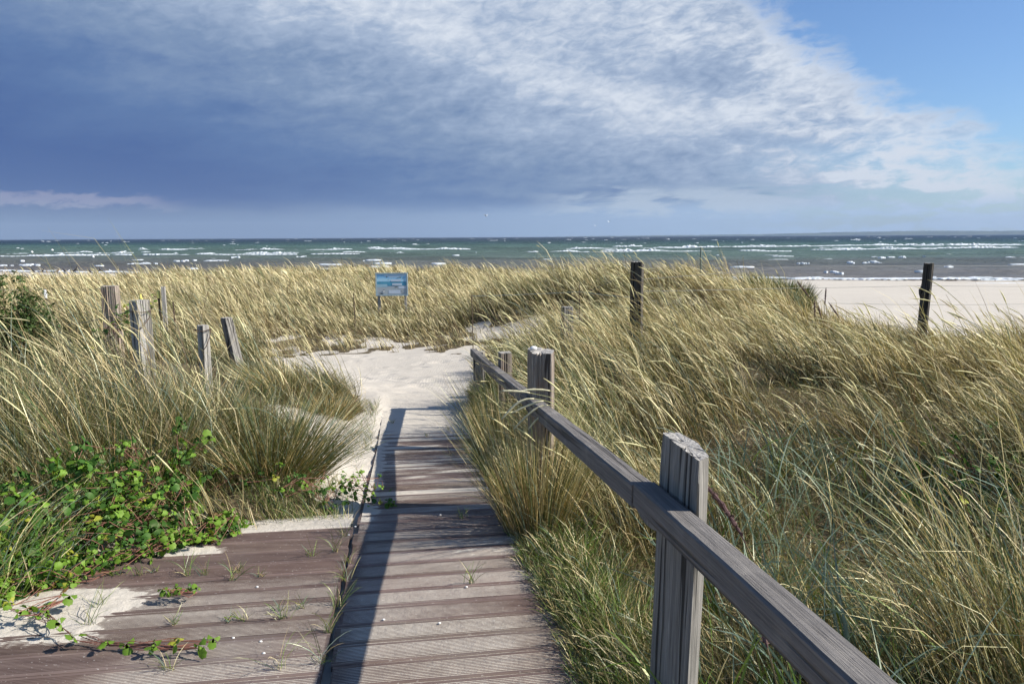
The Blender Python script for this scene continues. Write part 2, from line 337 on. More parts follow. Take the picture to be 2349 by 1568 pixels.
def tcol(X, Y):
    v = veg(X, Y, False)*1.25; w = ss(shoreY(X)-5, shoreY(X)-1.5, Y+.8*fbm(X*.2, Y*.2, 2, 4)); return np.stack([v, w, w*0], -1)  # mask without gaps, so hollows get the shade-dark litter colour too
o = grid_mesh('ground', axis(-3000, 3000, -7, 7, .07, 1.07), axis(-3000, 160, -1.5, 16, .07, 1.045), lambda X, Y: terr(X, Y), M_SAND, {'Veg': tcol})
tag(o, kind='structure', label='pale dune sand and beach ground sheet')
# ------------------------------------------------------------------ sea
SEA = -2.5
def sea():
    th = np.radians(np.linspace(-58, 58, 460)); r = [58.]
    while r[-1] < 900: r.append(r[-1]*1.0052+.05)
    while r[-1] < 60000: r.append(r[-1]*1.12)
    r = np.array(r); T, Rr = np.meshgrid(th, r); X = Rr*np.sin(T); Y = Rr*np.cos(T); sd = Y-shoreY(X)
    fade = ss(0, 25, sd)*ss(1300, 500, Rr)
    z = np.zeros_like(X); wob = 3*fbm(X*.02, Y*.02, 3, 61)
    for k, (lam, A, dr) in enumerate([(17, .20, .05), (11, .13, -.12), (7.3, .09, .2), (4.6, .05, -.3), (26, .12, .0)]):
        ph = (Y*math.cos(dr)+X*math.sin(dr)+wob)*2*PI/lam+k; amp = .5+.8*np.clip(fbm(X*.03+k*9, Y*.05, 2, 62+k)+.5, 0, 1)
        c = (np.sin(ph)+1)/2; z += A*amp*(2*c**1.8-1)
    z = SEA+z*fade+.04*fbm(X*.5, Y, 2, 66)*fade
    t = sd+14*fbm(X*.008, Y*.02, 3, 67)
    st = [(0, (.20, .18, .155)), (18, (.15, .145, .13)), (45, (.13, .142, .123)), (90, (.10, .15, .12)), (260, (.07, .13, .106)), (420, (.032, .072, .072)), (800, (.012, .03, .045)), (2500, (.012, .025, .05))]
    C = np.stack([np.interp(t, [q[0] for q in st], [q[1][k] for q in st]) for k in range(3)], -1)
    V = np.stack([X, Y, z], -1).reshape(-1, 3); ny, nx = X.shape; i = np.arange(nx*ny).reshape(ny, nx)
    F = np.stack([i[:-1, :-1], i[:-1, 1:], i[1:, 1:], i[1:, :-1]], -1).reshape(-1, 4)
    tag(mesh_np('water', V, [F], M_SEA, cols={'Col': C.reshape(-1, 3)}), kind='structure', label='choppy green-grey sea reaching the horizon')
sea()
def foam():
    V = []; Fq = []; base = 0
    def ridge(xc, yc, L, h, w, sl=0., n=None, seed=0):
        nonlocal base
        n = n or max(9, int(L/(yc*.0009+.12))+3); t = np.linspace(-.5, .5, n)
        x = xc+t*L; env = np.clip(1-(np.abs(t)*2)**2, 0, 1)**.8; r1 = np.clip(.62+1.1*fbm(x*.55+yc, x*0+yc*.37, 3, 15), .0, 1.4)*rng.uniform(.7, 1.2, n)
        hh = h*env*r1; ww = w*env*rng.uniform(.6, 1.3, n); y = yc+sl*t*L+rng.normal(0, w*.15, n)
        P = np.zeros((n, 5, 3)); off = [(-1, -.25), (-.75, .45), (-.25, 1), (.5, .55), (1, -.25)]
        for k, (a, b) in enumerate(off):
            P[:, k, 0] = x; P[:, k, 1] = y+a*ww; P[:, k, 2] = SEA+.1+b*hh-(0 if b > 0 else .25)
        V.append(P.reshape(-1, 3)); i = np.arange(n*5).reshape(n, 5)+base
        Fq.append(np.stack([i[:-1, :-1], i[1:, :-1], i[1:, 1:], i[:-1, 1:]], -1).reshape(-1, 4)); base += n*5
    def br(x0, x1, y, hpx=4.5):
        hpx *= .72 if y < 585 else .62
        P = atZ((x0+x1)/2, y+hpx*.4, SEA+.1); Yd = P[1]; L = (x1-x0)/FPX*Yd; h = hpx/FPX*Yd
        if y > 585 and y < 630:
            for _ in range(6): ridge(P[0]+rng.uniform(-.45, .45)*L, Yd+rng.uniform(-2.5, 2.5), L*rng.uniform(.15, .6), h*rng.uniform(.2, .9), .22, sl=rng.uniform(-.1, .1))
            return
        m = max(1, int((x1-x0)/55))
        ridge(P[0], Yd, L, h, max(.8, h*1.2), sl=-.0); ridge(P[0]+rng.uniform(-.3, .3)*L, Yd-rng.uniform(4, 12), L*1.5, h*.22, .6)
        for _ in range(m): ridge(P[0]+rng.uniform(-.6, .6)*L, Yd+rng.uniform(-9, 9)*Yd/200, L*rng.uniform(.2, .5), h*.3, h*.7)
    for x0, x1, y, h in [(10,61,581,4),(63,251,583,5),(175,213,577,3.5),(256,307,578,4),(317,340,570,5),(363,418,580,5),(363,431,571,4),(420,472,569,3),(446,497,581,4),(512,558,588,4.5),(555,690,579,5),(560,653,571,4.5),(300,351,603,7),(-20,33,607,5.5),(51,98,605,3.5),(406,444,596,3),(472,522,596,3.5),(536,560,588,4),(680,698,587,3),(722,749,578,4),(773,845,578,4.5),(749,805,570,4),(842,877,567,4),(842,956,569,4),(891,935,579,4),(966,1079,570,4.5),(943,962,560,3),(1307,1384,568,4.5),(1257,1352,576,4.5),(1211,1235,576,3),(1403,1480,564,7),(1371,1533,573,7),(1499,1669,565,6),(1669,1871,563,5.5),(1843,1990,569,5),(1898,2370,560,6),(2002,2097,568,4),(2152,2337,566,6.5),(1695,1756,573,3),(1948,1975,549,3),(2005,2036,588.5,4),(2052,2086,588,5.5),(2300,2370,590,6),(1945,1970,600,3.5),(1993,2022,600,3.5),(1809,1906,636,6),(2130,2219,637,3),(1906,2060,638,1.6),(1660,1740,638,3),(2225,2400,638,1.6),(1753,1785,584,3),(1830,1850,602,2.5),(1895,1925,622,3)]:
        br(x0, x1, y, h)
    for _ in range(300):
        d = math.exp(rng.uniform(math.log(130), math.log(3200))); xx = rng.uniform(-.95, .95)*d
        if d < 420 and rng.random() < .55: continue
        ridge(xx, d, rng.uniform(.002, .011)*d*rng.uniform(.4, 1), rng.uniform(.0003, .0009)*min(d, 700)*(.8 if d < 300 else 1), .003*d, n=5)
    for _ in range(30):
        xx = rng.uniform(-75, 75); d = shoreY(xx)+rng.uniform(6, 60)
        ridge(xx, d, rng.uniform(1, 4), rng.uniform(.06, .16), .4, n=7)
    xs = np.arange(-110, 110, 3.2)
    for x in xs: ridge(x, shoreY(x)+rng.uniform(-1.2, .8), 4.4, rng.uniform(.05, .18), .7, sl=-.2, n=9)
    tag(mesh_np('sea_foam', np.concatenate(V), [np.concatenate(Fq)], M_FOAM), 'white breaking crests and whitecaps on the sea', 'surf', kind='stuff')
foam()
def wrack():
    V = []; F = []; n = 900; x = rng.uniform(-90, 90, n); y = shoreY(x)-np.abs(rng.normal(1.2, 1.0, n))-.2; b = 0
    for i in range(n):
        k = 7; a = np.sort(rng.uniform(0, 2*PI, k)); r = rng.uniform(.05, .28); P = np.stack([x[i]+np.cos(a)*r*rng.uniform(1, 3.5), y[i]+np.sin(a)*r, np.zeros(k)], -1); P[:, 2] = terr(P[:, 0], P[:, 1])+.01
        c = P.mean(0)+[0, 0, rng.uniform(.02, .09)]; V.append(np.concatenate([P, [c]])); F += [(b+j, b+(j+1) % k, b+k) for j in range(k)]; b += k+1
    tag(mesh_np('seaweed', np.concatenate(V), [np.array(F)], mat('dry_seaweed', col=(.06, .045, .03), rough=.9)), 'dark seaweed line washed up along the water edge', 'seaweed', kind='stuff')
wrack()
# far coast
def coast():
    n = 260; az = np.linspace(math.atan((1230-1174.5)/FPX), math.radians(44), n); D = 15500.
    hpx = np.interp(np.tan(az)*FPX+1174.5, [1230, 1330, 1500, 1620, 1760, 1900, 2050, 2349, 3000], [0, 1.5, 2.6, 3.2, 4.2, 7, 8.6, 7.6, 7])
    h = np.maximum(hpx, 0)/FPX*D*(1+.10*fbm(az*40, az*0, 4, 71))+6*fbm(az*400, az*0, 3, 72)
    V = []; rows = [(-600, 0), (-300, .7), (0, 1), (900, .8), (2500, .9)]
    for dy, k in rows: V.append(np.stack([(D+dy)*np.sin(az), (D+dy)*np.cos(az), SEA-2+h*k], -1))
    V = np.concatenate(V); i = np.arange(n*5).reshape(5, n); F = np.stack([i[:-1, :-1], i[:-1, 1:], i[1:, 1:], i[1:, :-1]], -1).reshape(-1, 4)
    m = mat('far_coast', lambda g, b: g.lk(g.ramp(g.noise(g.sc(geo(g), (.002, .002, .01)), 1, 4), [(.35, (.03, .05, .05)), (.65, (.09, .11, .08))]), b.inputs['Base Color']), rough=1)
    tag(mesh_np('hills', V, [F], m), 'low wooded coast along the horizon', kind='structure')
coast()
# ------------------------------------------------------------------ boardwalk
def boards(name, l0, l1, s0, s1, label, jit=0., zoff=0.):
    T = empty(name, (*XY((l0+l1)/2, s0), float(walkz(s0))), label, 'boardwalk')
    V = []; Q = []; C = []; base = 0; s = s0; pitch = .1495; W = .143
    prof = [(-.001, -.024), (0, -.004), (.004, 0), (.0155, 0)]
    x = .0155
    for k in range(11): prof += [(x+.0006, -.0034), (x+.0052, -.0034), (x+.0058, 0), (x+.0102, 0)]; x += .0102
    prof += [(W-.004, 0), (W, -.004), (W+.001, -.024)]
    prof = np.array(prof); n = len(prof)
    while s+W < s1+.02:
        a0 = l0+rng.normal(0, .006)+jit*rng.uniform(-1, 1); a1 = l1+rng.normal(0, .006)+jit*rng.uniform(-1, 1)
        dz = rng.normal(0, .0004); tl = rng.normal(0, .0006); ls = np.array([a0, *np.linspace(a0, a1, 6)[1:-1], a1]); cc = rng.uniform(.82, 1.15)*np.array([1, rng.uniform(.96, 1.02), rng.uniform(.95, 1.03)])
        P = np.zeros((len(ls), n, 3))
        sm = s+prof[:, 0]; sk = rng.normal(0, .0025)
        for i, l in enumerate(ls):
            ss_ = sm+sk*(i/5-.5); X, Y = XY(l, ss_); P[i, :, 0] = X; P[i, :, 1] = Y; P[i, :, 2] = walkz(s+W/2)+(sm-s-W/2)*(walkz(s+W)-walkz(s))/W+prof[:, 1]+dz+tl*(i/5-.5)+zoff
        V.append(P.reshape(-1, 3)); i = np.arange(len(ls)*n).reshape(len(ls), n)+base
        Q.append(np.stack([i[:-1, :-1], i[1:, :-1], i[1:, 1:], i[:-1, 1:]], -1).reshape(-1, 4)); C.append(np.tile(cc, (len(ls)*n, 1))); base += len(ls)*n
        # end caps
        for r in (0, len(ls)-1):
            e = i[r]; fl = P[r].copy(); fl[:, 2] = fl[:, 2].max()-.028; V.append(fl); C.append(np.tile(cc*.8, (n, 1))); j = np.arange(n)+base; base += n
            Q.append(np.stack([e[:-1], e[1:], j[1:], j[:-1]], -1))
        s += pitch
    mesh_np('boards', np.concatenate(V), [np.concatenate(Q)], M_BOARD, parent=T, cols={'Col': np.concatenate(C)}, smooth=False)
    for l in np.linspace(l0+.12, l1-.12, max(2, int((l1-l0)/.5)+1)):
        pts = np.linspace(s0, s1, 8); b = MB()
        b.tube([np.array([*XY(l, q), walkz(q)-.062+zoff]) for q in pts], .035, 4); b.build('joist', M_POST, T); continue
        for q0, q1 in zip(pts[:-1], pts[1:]):
            p0 = np.array([*XY(l, q0), walkz(q0)-.062+zoff]); p1 = np.array([*XY(l, q1), walkz(q1)-.062+zoff]); b.tube([p0, p1], .035, 4)
    return T
boards('boardwalk', -.315, .64, .2, 8.3, 'long narrow boardwalk of grooved brown boards running down to the sand', jit=.004)
boards('wooden_deck', -3.7, -.338, .3, 4.02, 'wide deck of grooved brown boards with vines and sand on its left corner', zoff=.003)
def sandsheet(name, l0, l1, s0, s1, f, label):
    gl = np.arange(l0, l1, .016); gs = np.arange(s0, s1, .011); L, Sg = np.meshgrid(gl, gs); X, Y = XY(L, Sg)
    Z = walkz(Sg)+f(L, Sg, X, Y); V = np.stack([X, Y, Z], -1).reshape(-1, 3); ny, nx = L.shape; i = np.arange(nx*ny).reshape(ny, nx)
    Fq = np.stack([i[:-1, :-1], i[:-1, 1:], i[1:, 1:], i[1:, :-1]], -1).reshape(-1, 4)
    tag(mesh_np(name, V, [Fq], M_SAND2, cols={'Veg': np.zeros((len(V), 3))}), label, 'sand', kind='stuff')
def fR(L, Sg, X, Y):
    pl = np.mod(Sg-.2, .1495)/.1495
    m = -.0008+.0006*fbm(L*14, Sg*50, 3, 81)+.0006*fbm(L*2.2, Sg*5, 3, 82)
    m = m-.0016*ss(.28, .6, L+.12*fbm(L*4, Sg*4, 2, 83))*ss(3.3, 2.7, Sg)-.004*ss(.85, .90, pl)-.004*ss(.13, .09, pl)-.0012*ss(-.22, -.3, L)
    m = m+.0022*ss(4.2, 6.0, Sg)*(fbm(L*3, Sg*9, 3, 84)+.15)+.012*ss(6.4, 8.2, Sg)
    m = m+.01*ss(-.20, -.32, L+.05*fbm(L*3, Sg*3, 2, 88))*ss(3.9, 4.6, Sg)
    return m
def fL(L, Sg, X, Y):
    pl = np.mod(Sg-.3, .1495)/.1495
    m = .003-.0009+.0006*fbm(L*14, Sg*50, 3, 91)+.0010*fbm(L*1.6+3, Sg*3.4, 3, 92)-.004*ss(.85, .90, pl)-.004*ss(.13, .09, pl)
    m = m-.0045*ss(-1.0, -1.5, L-.25*(Sg-2.5))*ss(2.75, 2.5, Sg+.15*L)-.0015*ss(3.2, 3.6, Sg)
    q = .1*fbm(X*5, Y*5, 3, 93)
    pile = .024*gau(X, Y, -1.93+q, 3.02, .26, .17)+.035*gau(X, Y, -2.4, 2.85, .28, .22)+.022*gau(X, Y, -1.76, 3.62, .26, .08)+.018*gau(X, Y, -1.15, 4.07, .35, .07)+.010*gau(X, Y, -1.8+q, 2.74, .16, .09)
    pile = pile+.06*ss(-2.35, -2.8, X+q*.8-.3*(Y-2.6))
    return m+np.maximum(pile-.006+.004*fbm(X*9, Y*9, 3, 94)+.0035*fbm(X*60, Y*60, 2, 95), 0)
sandsheet('loose_sand', -.30, .62, .25, 8.1, fR, 'loose sand caught in the grooves of the narrow boardwalk')
sandsheet('drifted_sand', -3.6, -.345, .35, 4.3, fL, 'drifted sand lying on the wide deck beside the vines')
# ------------------------------------------------------------------ posts
def post(name, label, sec, z0, z1, m, cap=None, tilt=(0, 0), flute=.004, rows=16, topcut=0, group='old wooden fence posts', notch=None, parts=None, seed=1, bulge=None, taper=.0):
    sec = np.array(sec, float); c = sec.mean(0); n = 72
    d = np.linalg.norm(np.roll(sec, -1, 0)-sec, axis=1); cum = np.concatenate([[0], np.cumsum(d)]); t = np.linspace(0, cum[-1], n, endpoint=False); pts = []
    for q in t:
        k = np.searchsorted(cum, q, side='right')-1; k = min(k, len(sec)-1); f = (q-cum[k])/d[k]; pts.append(sec[k]*(1-f)+sec[(k+1) % len(sec)]*f)
    pts = np.array(pts); pts = (np.roll(pts, 1, 0)+2*pts+np.roll(pts, -1, 0))/4
    rad = pts-c; ln = np.linalg.norm(rad, axis=1, keepdims=True); r = np.random.default_rng(seed)
    fl = r.uniform(0, 1, n); fl = np.where(fl > .86, -2.6, 0)*r.uniform(.5, 1.2, n)+r.normal(0, .35, n)
    base = np.array([*c, z0]); V = []
    zs = np.linspace(z0, z1, rows)
    for i, z in enumerate(zs):
        k = i/(rows-1); w = 1+.03*noise(np.array([k*4+seed]), np.array([seed*1.7]))[0]+taper*(1-k)
        s_ = np.ones(n) if True else 0
        fz = fl*(.6+.4*np.sin(k*5+np.arange(n)*.35))
        P = c+rad*w+rad/ln*(fz*flute)[:, None]
        if bulge: P = P+rad/ln*(bulge[2]*np.exp(-((z-bulge[0])/bulge[1])**2)*np.clip((rad/ln)@np.array(bulge[3]), 0, 1))[:, None]
        if i == rows-1: P = c+(P-c)*.965
        zz = np.full(n, z)+(topcut*(rad[:, 0]) if i >= rows-2 else 0)-(.006 if i == rows-2 else 0)+ (np.abs(fz)*-.004 if i == rows-1 else 0)
        V.append(np.column_stack([P[:, 0]+tilt[0]*(z-z0), P[:, 1]+tilt[1]*(z-z0), zz]))
    V = np.concatenate(V); i = np.arange(rows*n).reshape(rows, n)
    F = np.stack([i[:-1], np.roll(i[:-1], -1, 1), np.roll(i[1:], -1, 1), i[1:]], -1).reshape(-1, 4)
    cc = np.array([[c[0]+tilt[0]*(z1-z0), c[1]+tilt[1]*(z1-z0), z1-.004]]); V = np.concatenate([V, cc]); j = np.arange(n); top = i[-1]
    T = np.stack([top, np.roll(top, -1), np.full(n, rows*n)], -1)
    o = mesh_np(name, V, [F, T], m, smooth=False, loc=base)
    o.data.materials.append(cap or M_POSTP); mi = np.zeros(len(F)+len(T), np.int32); mi[len(F):] = 1; o.data.polygons.foreach_set('material_index', mi)  # paler cap faces paint sunlight onto the post tops
    return tag(o, label, 'fence post', group)
def rot(pts, a, c=(0, 0)):
    return [(c[0]+x*math.cos(a)-y*math.sin(a), c[1]+x*math.sin(a)+y*math.cos(a)) for x, y in pts]
def quad(w, d, skew=0): return [(-w/2, -d/2), (w/2+skew, -d/2), (w/2, d/2), (-w/2-skew*.5, d/2)]
def postpx(label, x, ytop, Y, w, d, rz, m, name='fence_post', dz=-.25, **k):
    P = atY(x, ytop, Y); g = float(terr(np.array([P[0]]), np.array([P[1]]))[0]); tl = k.get('tilt', (0, 0)); H = P[2]-(g+dz)
    return post(name, label, rot(quad(w, d, k.pop('skew', 0)), rz, (P[0]-tl[0]*H, P[1]-tl[1]*H)), g+dz, P[2], m, **k)
GR = 'posts carrying the grey handrail'
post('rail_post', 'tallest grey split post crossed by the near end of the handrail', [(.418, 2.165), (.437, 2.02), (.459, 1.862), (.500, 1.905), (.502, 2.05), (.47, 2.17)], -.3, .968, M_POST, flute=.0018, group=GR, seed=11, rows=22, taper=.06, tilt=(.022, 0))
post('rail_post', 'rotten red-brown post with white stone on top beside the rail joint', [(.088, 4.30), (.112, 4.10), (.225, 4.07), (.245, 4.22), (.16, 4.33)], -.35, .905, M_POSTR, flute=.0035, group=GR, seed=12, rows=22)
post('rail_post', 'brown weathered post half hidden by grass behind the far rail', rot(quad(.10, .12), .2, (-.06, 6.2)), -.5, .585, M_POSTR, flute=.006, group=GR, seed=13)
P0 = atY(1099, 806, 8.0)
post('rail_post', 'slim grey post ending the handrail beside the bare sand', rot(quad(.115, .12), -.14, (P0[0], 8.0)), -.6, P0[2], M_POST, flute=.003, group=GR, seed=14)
P = atY(1230, 806, 4.2); b = MB(); b.ell((P[0]-.015, 4.22, .915), (.022, .018, .013)); tag(b.build('white_stone', M_SHELL, loc=(P[0]-.015, 4.22, .905), smooth=True), 'small white stone lying on the rotten rail post', 'stone')
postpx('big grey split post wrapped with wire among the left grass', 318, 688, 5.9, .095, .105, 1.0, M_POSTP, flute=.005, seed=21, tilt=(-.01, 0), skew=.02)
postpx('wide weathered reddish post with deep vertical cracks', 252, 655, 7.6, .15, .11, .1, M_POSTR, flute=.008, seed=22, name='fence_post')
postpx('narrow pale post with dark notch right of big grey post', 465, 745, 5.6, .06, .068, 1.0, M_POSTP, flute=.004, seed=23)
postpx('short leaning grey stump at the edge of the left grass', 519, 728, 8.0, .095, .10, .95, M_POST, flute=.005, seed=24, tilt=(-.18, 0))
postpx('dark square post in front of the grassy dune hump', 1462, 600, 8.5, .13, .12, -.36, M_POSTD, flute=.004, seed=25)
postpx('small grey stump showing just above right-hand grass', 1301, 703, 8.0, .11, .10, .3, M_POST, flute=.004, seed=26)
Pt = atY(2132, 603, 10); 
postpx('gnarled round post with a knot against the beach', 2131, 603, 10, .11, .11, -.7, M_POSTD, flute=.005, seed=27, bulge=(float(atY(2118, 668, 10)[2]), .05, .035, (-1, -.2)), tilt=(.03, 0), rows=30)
postpx('thin tan wooden pole behind the left fence wires', 374, 657, 11, .055, .055, .2, M_POSTP, name='pole', seed=28, flute=.001)
# handrail
def rail():
    pts = [onL(x, y, .66) for x, y in [(2200, 1765), (1870, 1457), (1672, 1281), (1513, 1154), (1430, 1089), (1303, 983), (1243, 936), (1171, 882), (1102, 824)]]
    s = np.array([LS(p[0], p[1])[1] for p in pts]); z = np.array([p[2] for p in pts])
    s = np.concatenate([[-.6], s[1:], [8.02]]); z = np.concatenate([[.93], z[1:], [z[-1]-.075]])
    o_ = np.argsort(s); s = s[o_]; z = z[o_]
    T = empty('handrail', (*XY(.70, 1.9), .8), 'grey timber handrail sloping down from lower right to the sand', 'handrail')
    jn = [-.6, 2.08, 4.12, 6.2, 8.02]; H = .078; Wd = .072
    for k in range(4):
        a, b_ = jn[k]+.002, jn[k+1]-.002; za, zb = np.interp([a, b_], s, z); n = 14; q = np.linspace(a, b_, n); zz = np.interp(q, s, z)*.35+np.linspace(za, zb, n)*.65
        ex = [0, -.004, .0, .003][k]; ez = [0, -.004, .004, 0][k]; c = .006
        prof = [(0, -c), (c, 0), (Wd-c, 0), (Wd, -c), (Wd, -H+c), (Wd-c, -H), (c, -H), (0, -H+c)]
        V = []; L = b_-a
        for i in range(n):
            for (u, v) in prof:
                v2 = v
                if v < -.05 and k in (0, 1):
                    e = (q[i]-a) if k == 0 else (b_-q[i]); e = abs((q[i]-2.08)); v2 = v
                X, Y = XY(.66+u+ex, q[i]); V.append((X, Y, zz[i]+v2+ez+.001*math.sin(i*2.1+u*40)))
        # object aligned along +Z for the grain: build in local frame
        p0 = np.array([*XY(.66, a), za]); p1 = np.array([*XY(.66, b_), zb]); d = (p1-p0)/np.linalg.norm(p1-p0)
        xx = np.cross(d, [0, 0, 1.]); xx /= np.linalg.norm(xx); yy = np.cross(d, xx)
        Rm = np.column_stack([xx, yy, d]); LV = (np.array(V)-p0)@Rm; m = len(prof)
        F = [(i*m+j, i*m+(j+1) % m, (i+1)*m+(j+1) % m, (i+1)*m+j) for i in range(n-1) for j in range(m)]+[tuple(range(m))[::-1], tuple((n-1)*m+j for j in range(m))]
        me = bpy.data.meshes.new('rail_beam'); me.from_pydata([tuple(v) for v in LV], [], F); me.materials.append(M_RAIL); me.update()
        ob = bpy.data.objects.new('rail_beam', me); COL.objects.link(ob); ob.parent = T
        from mathutils import Matrix
        M4 = Matrix([[*Rm[0], p0[0]-T.location[0]], [*Rm[1], p0[1]-T.location[1]], [*Rm[2], p0[2]-T.location[2]], [0, 0, 0, 1]]); ob.matrix_local = M4
    # round-ended bracket block under the beam at the tall post
    b = MB(); V = []; prof = []
    zc = float(np.interp(2.0, s, z))
    for i in range(13):
        t = i/12; prof.append((1.86+.22*t, zc-.070-.020*math.sin(PI*t)**.8))
    for u in (.662, .729):
        for (q, zz_) in prof: V.append((*XY(u, q), zz_-.0))
        for (q, zz_) in prof[::-1]: V.append((*XY(u, q), float(np.interp(q, s, z))-.06))
    n = 26; b.add(V, [tuple(range(n))[::-1], tuple(range(n, 2*n))]+[(i, (i+1) % n, n+(i+1) % n, n+i) for i in range(n)]); b.build('bracket', M_RAIL, T)
rail()
# ------------------------------------------------------------------ wires and rods
def wire(label, pts, r=.0022, sag=.03, m=None, grp='fence wires'):
    b = MB(); P = [np.array(p, float) for p in pts]; Q = []
    for a, c in zip(P[:-1], P[1:]):
        L = np.linalg.norm(c-a)
        for t in np.linspace(0, 1, 14, endpoint=False): Q.append(a*(1-t)+c*t-np.array([0, 0, sag*L/3*4*t*(1-t)]))
    Q.append(P[-1]); b.tube(Q, r, 5); tag(b.build('fence_wire', m or M_WIRE, loc=Q[0]), label, 'wire', grp)
def rod(label, x, y, Y, r=.006, m=None, cap=None, hgt=None):
    P = atY(x, y, Y); g = float(terr(np.array([P[0]]), np.array([Y]))[0]); T = empty('fence_rod', (P[0], Y, g), label, 'rod', 'thin metal fence rods')
    b = MB(); b.tube([(P[0]+.02, Y, g-.2), (P[0], Y, P[2])], r, 6); b.build('shaft', m or M_RUST, T)
    if cap:
        b = MB(); b.tube([(P[0], Y, P[2]-.10), (P[0], Y, P[2]+.01)], [r*1.8, r*1.5], 8); b.tube([(P[0]-.02, Y, P[2]-.05), (P[0]+.02, Y, P[2]-.05)], r*1.6, 6); b.build('insulator', cap, T)
    return P
r1 = rod('dark iron rod with white top beside the left shrub', 103, 666, 9.5, .011, cap=M_WHT)
r2 = rod('dark rod with yellow insulator left of the cracked post', 153, 698, 8.2, .009, cap=M_YEL)
r3 = rod('dark thick rod with yellow top beside the tan pole', 363, 668, 11, .016, cap=M_YEL)
r4 = rod('bare leaning rod between tan pole and short stump', 397, 692, 10, .009)
r5 = rod('thin dark rod standing left of the bird sign', 811, 672, 16.5, .011)
r6 = rod('thin rod at the left end of the pale rope', 1082, 676, 11, .007)
r7 = rod('thin rod holding up the pale rope near the stump', 1329, 652, 10, .007)
r8 = rod('grey-green stake on the crest of the dune hump', 1608, 567, 18.5, .022, m=mat('green_stake', col=(.16, .2, .17)))
r9 = rod('short rod with yellow insulator behind big grey post', 322, 676, 9.5, .009, cap=M_YEL)
A = lambda x, y, Y: atY(x, y, Y)
wire('top wire running left from the cracked post past the shrub', [A(-40, 664, 9.5), A(103, 662, 9.5), A(236, 661, 7.65)])
wire('lower slack wire between shrub and cracked post', [A(-40, 716, 8.6), A(100, 717, 8.6), A(240, 713, 7.65)])
wire('wire stretched from big grey post down to the left', [A(150, 745, 6.8), A(298, 713, 5.85)], .003)
def wrap(label, x, y, Y, w, seed):
    P = atY(x, y, Y); b = MB(); pts = [(P[0]+w*math.cos(t), Y+w*math.sin(t)*.9, P[2]+.006*math.sin(3*t+seed)) for t in np.linspace(0, 2*PI, 24)]
    pts += [(P[0]+w, Y-.02, P[2]-.05), (P[0]+w*.7, Y-w*.9, P[2]-.12), (P[0]+w*.2, Y-w, P[2]-.16)]
    b.tube(pts, .0035, 5); tag(b.build('wire_loop', M_RUST, loc=pts[0]), label, 'wire', 'wire loops twisted round posts')
wrap('rusty wire loop round the top of the big grey post', 318, 713, 5.9, .093, 1)
wrap('wire loop round the head of the narrow pale post', 465, 756, 5.6, .06, 2)
wire('pale rope strung from thin rod to dark square post', [r6-np.array([0, 0, .02]), r7-np.array([0, 0, .1]), A(1450, 682, 8.5)], .0032, .01, M_ROPE)
wire('thin wire rising from the rope rod to dark square post', [A(1350, 668, 9.8), A(1450, 622, 8.45)], .002, .01)
wire('upper wire from dark square post to the knotted beach post', [A(1476, 640, 8.5), A(1850, 611, 9.2), A(2125, 609, 10), A(2420, 610, 11)], .0026, .004)
wire('middle wire passing the knotted beach post above sand', [A(1476, 668, 8.5), A(1800, 661, 9.2), A(2123, 655, 10), A(2420, 657, 11)], .0026, .004)
wire('low wire behind the knotted beach post near grass', [A(1900, 695, 9.4), A(2120, 699, 10), A(2420, 696, 11)], .0026, .004)
wire('short wire from the slim end post across to the brown post', [(P0[0], 8.0, P0[2]-.05), (P0[0]+.55, 8.05, P0[2]-.09)], .006, .02, M_RUST)
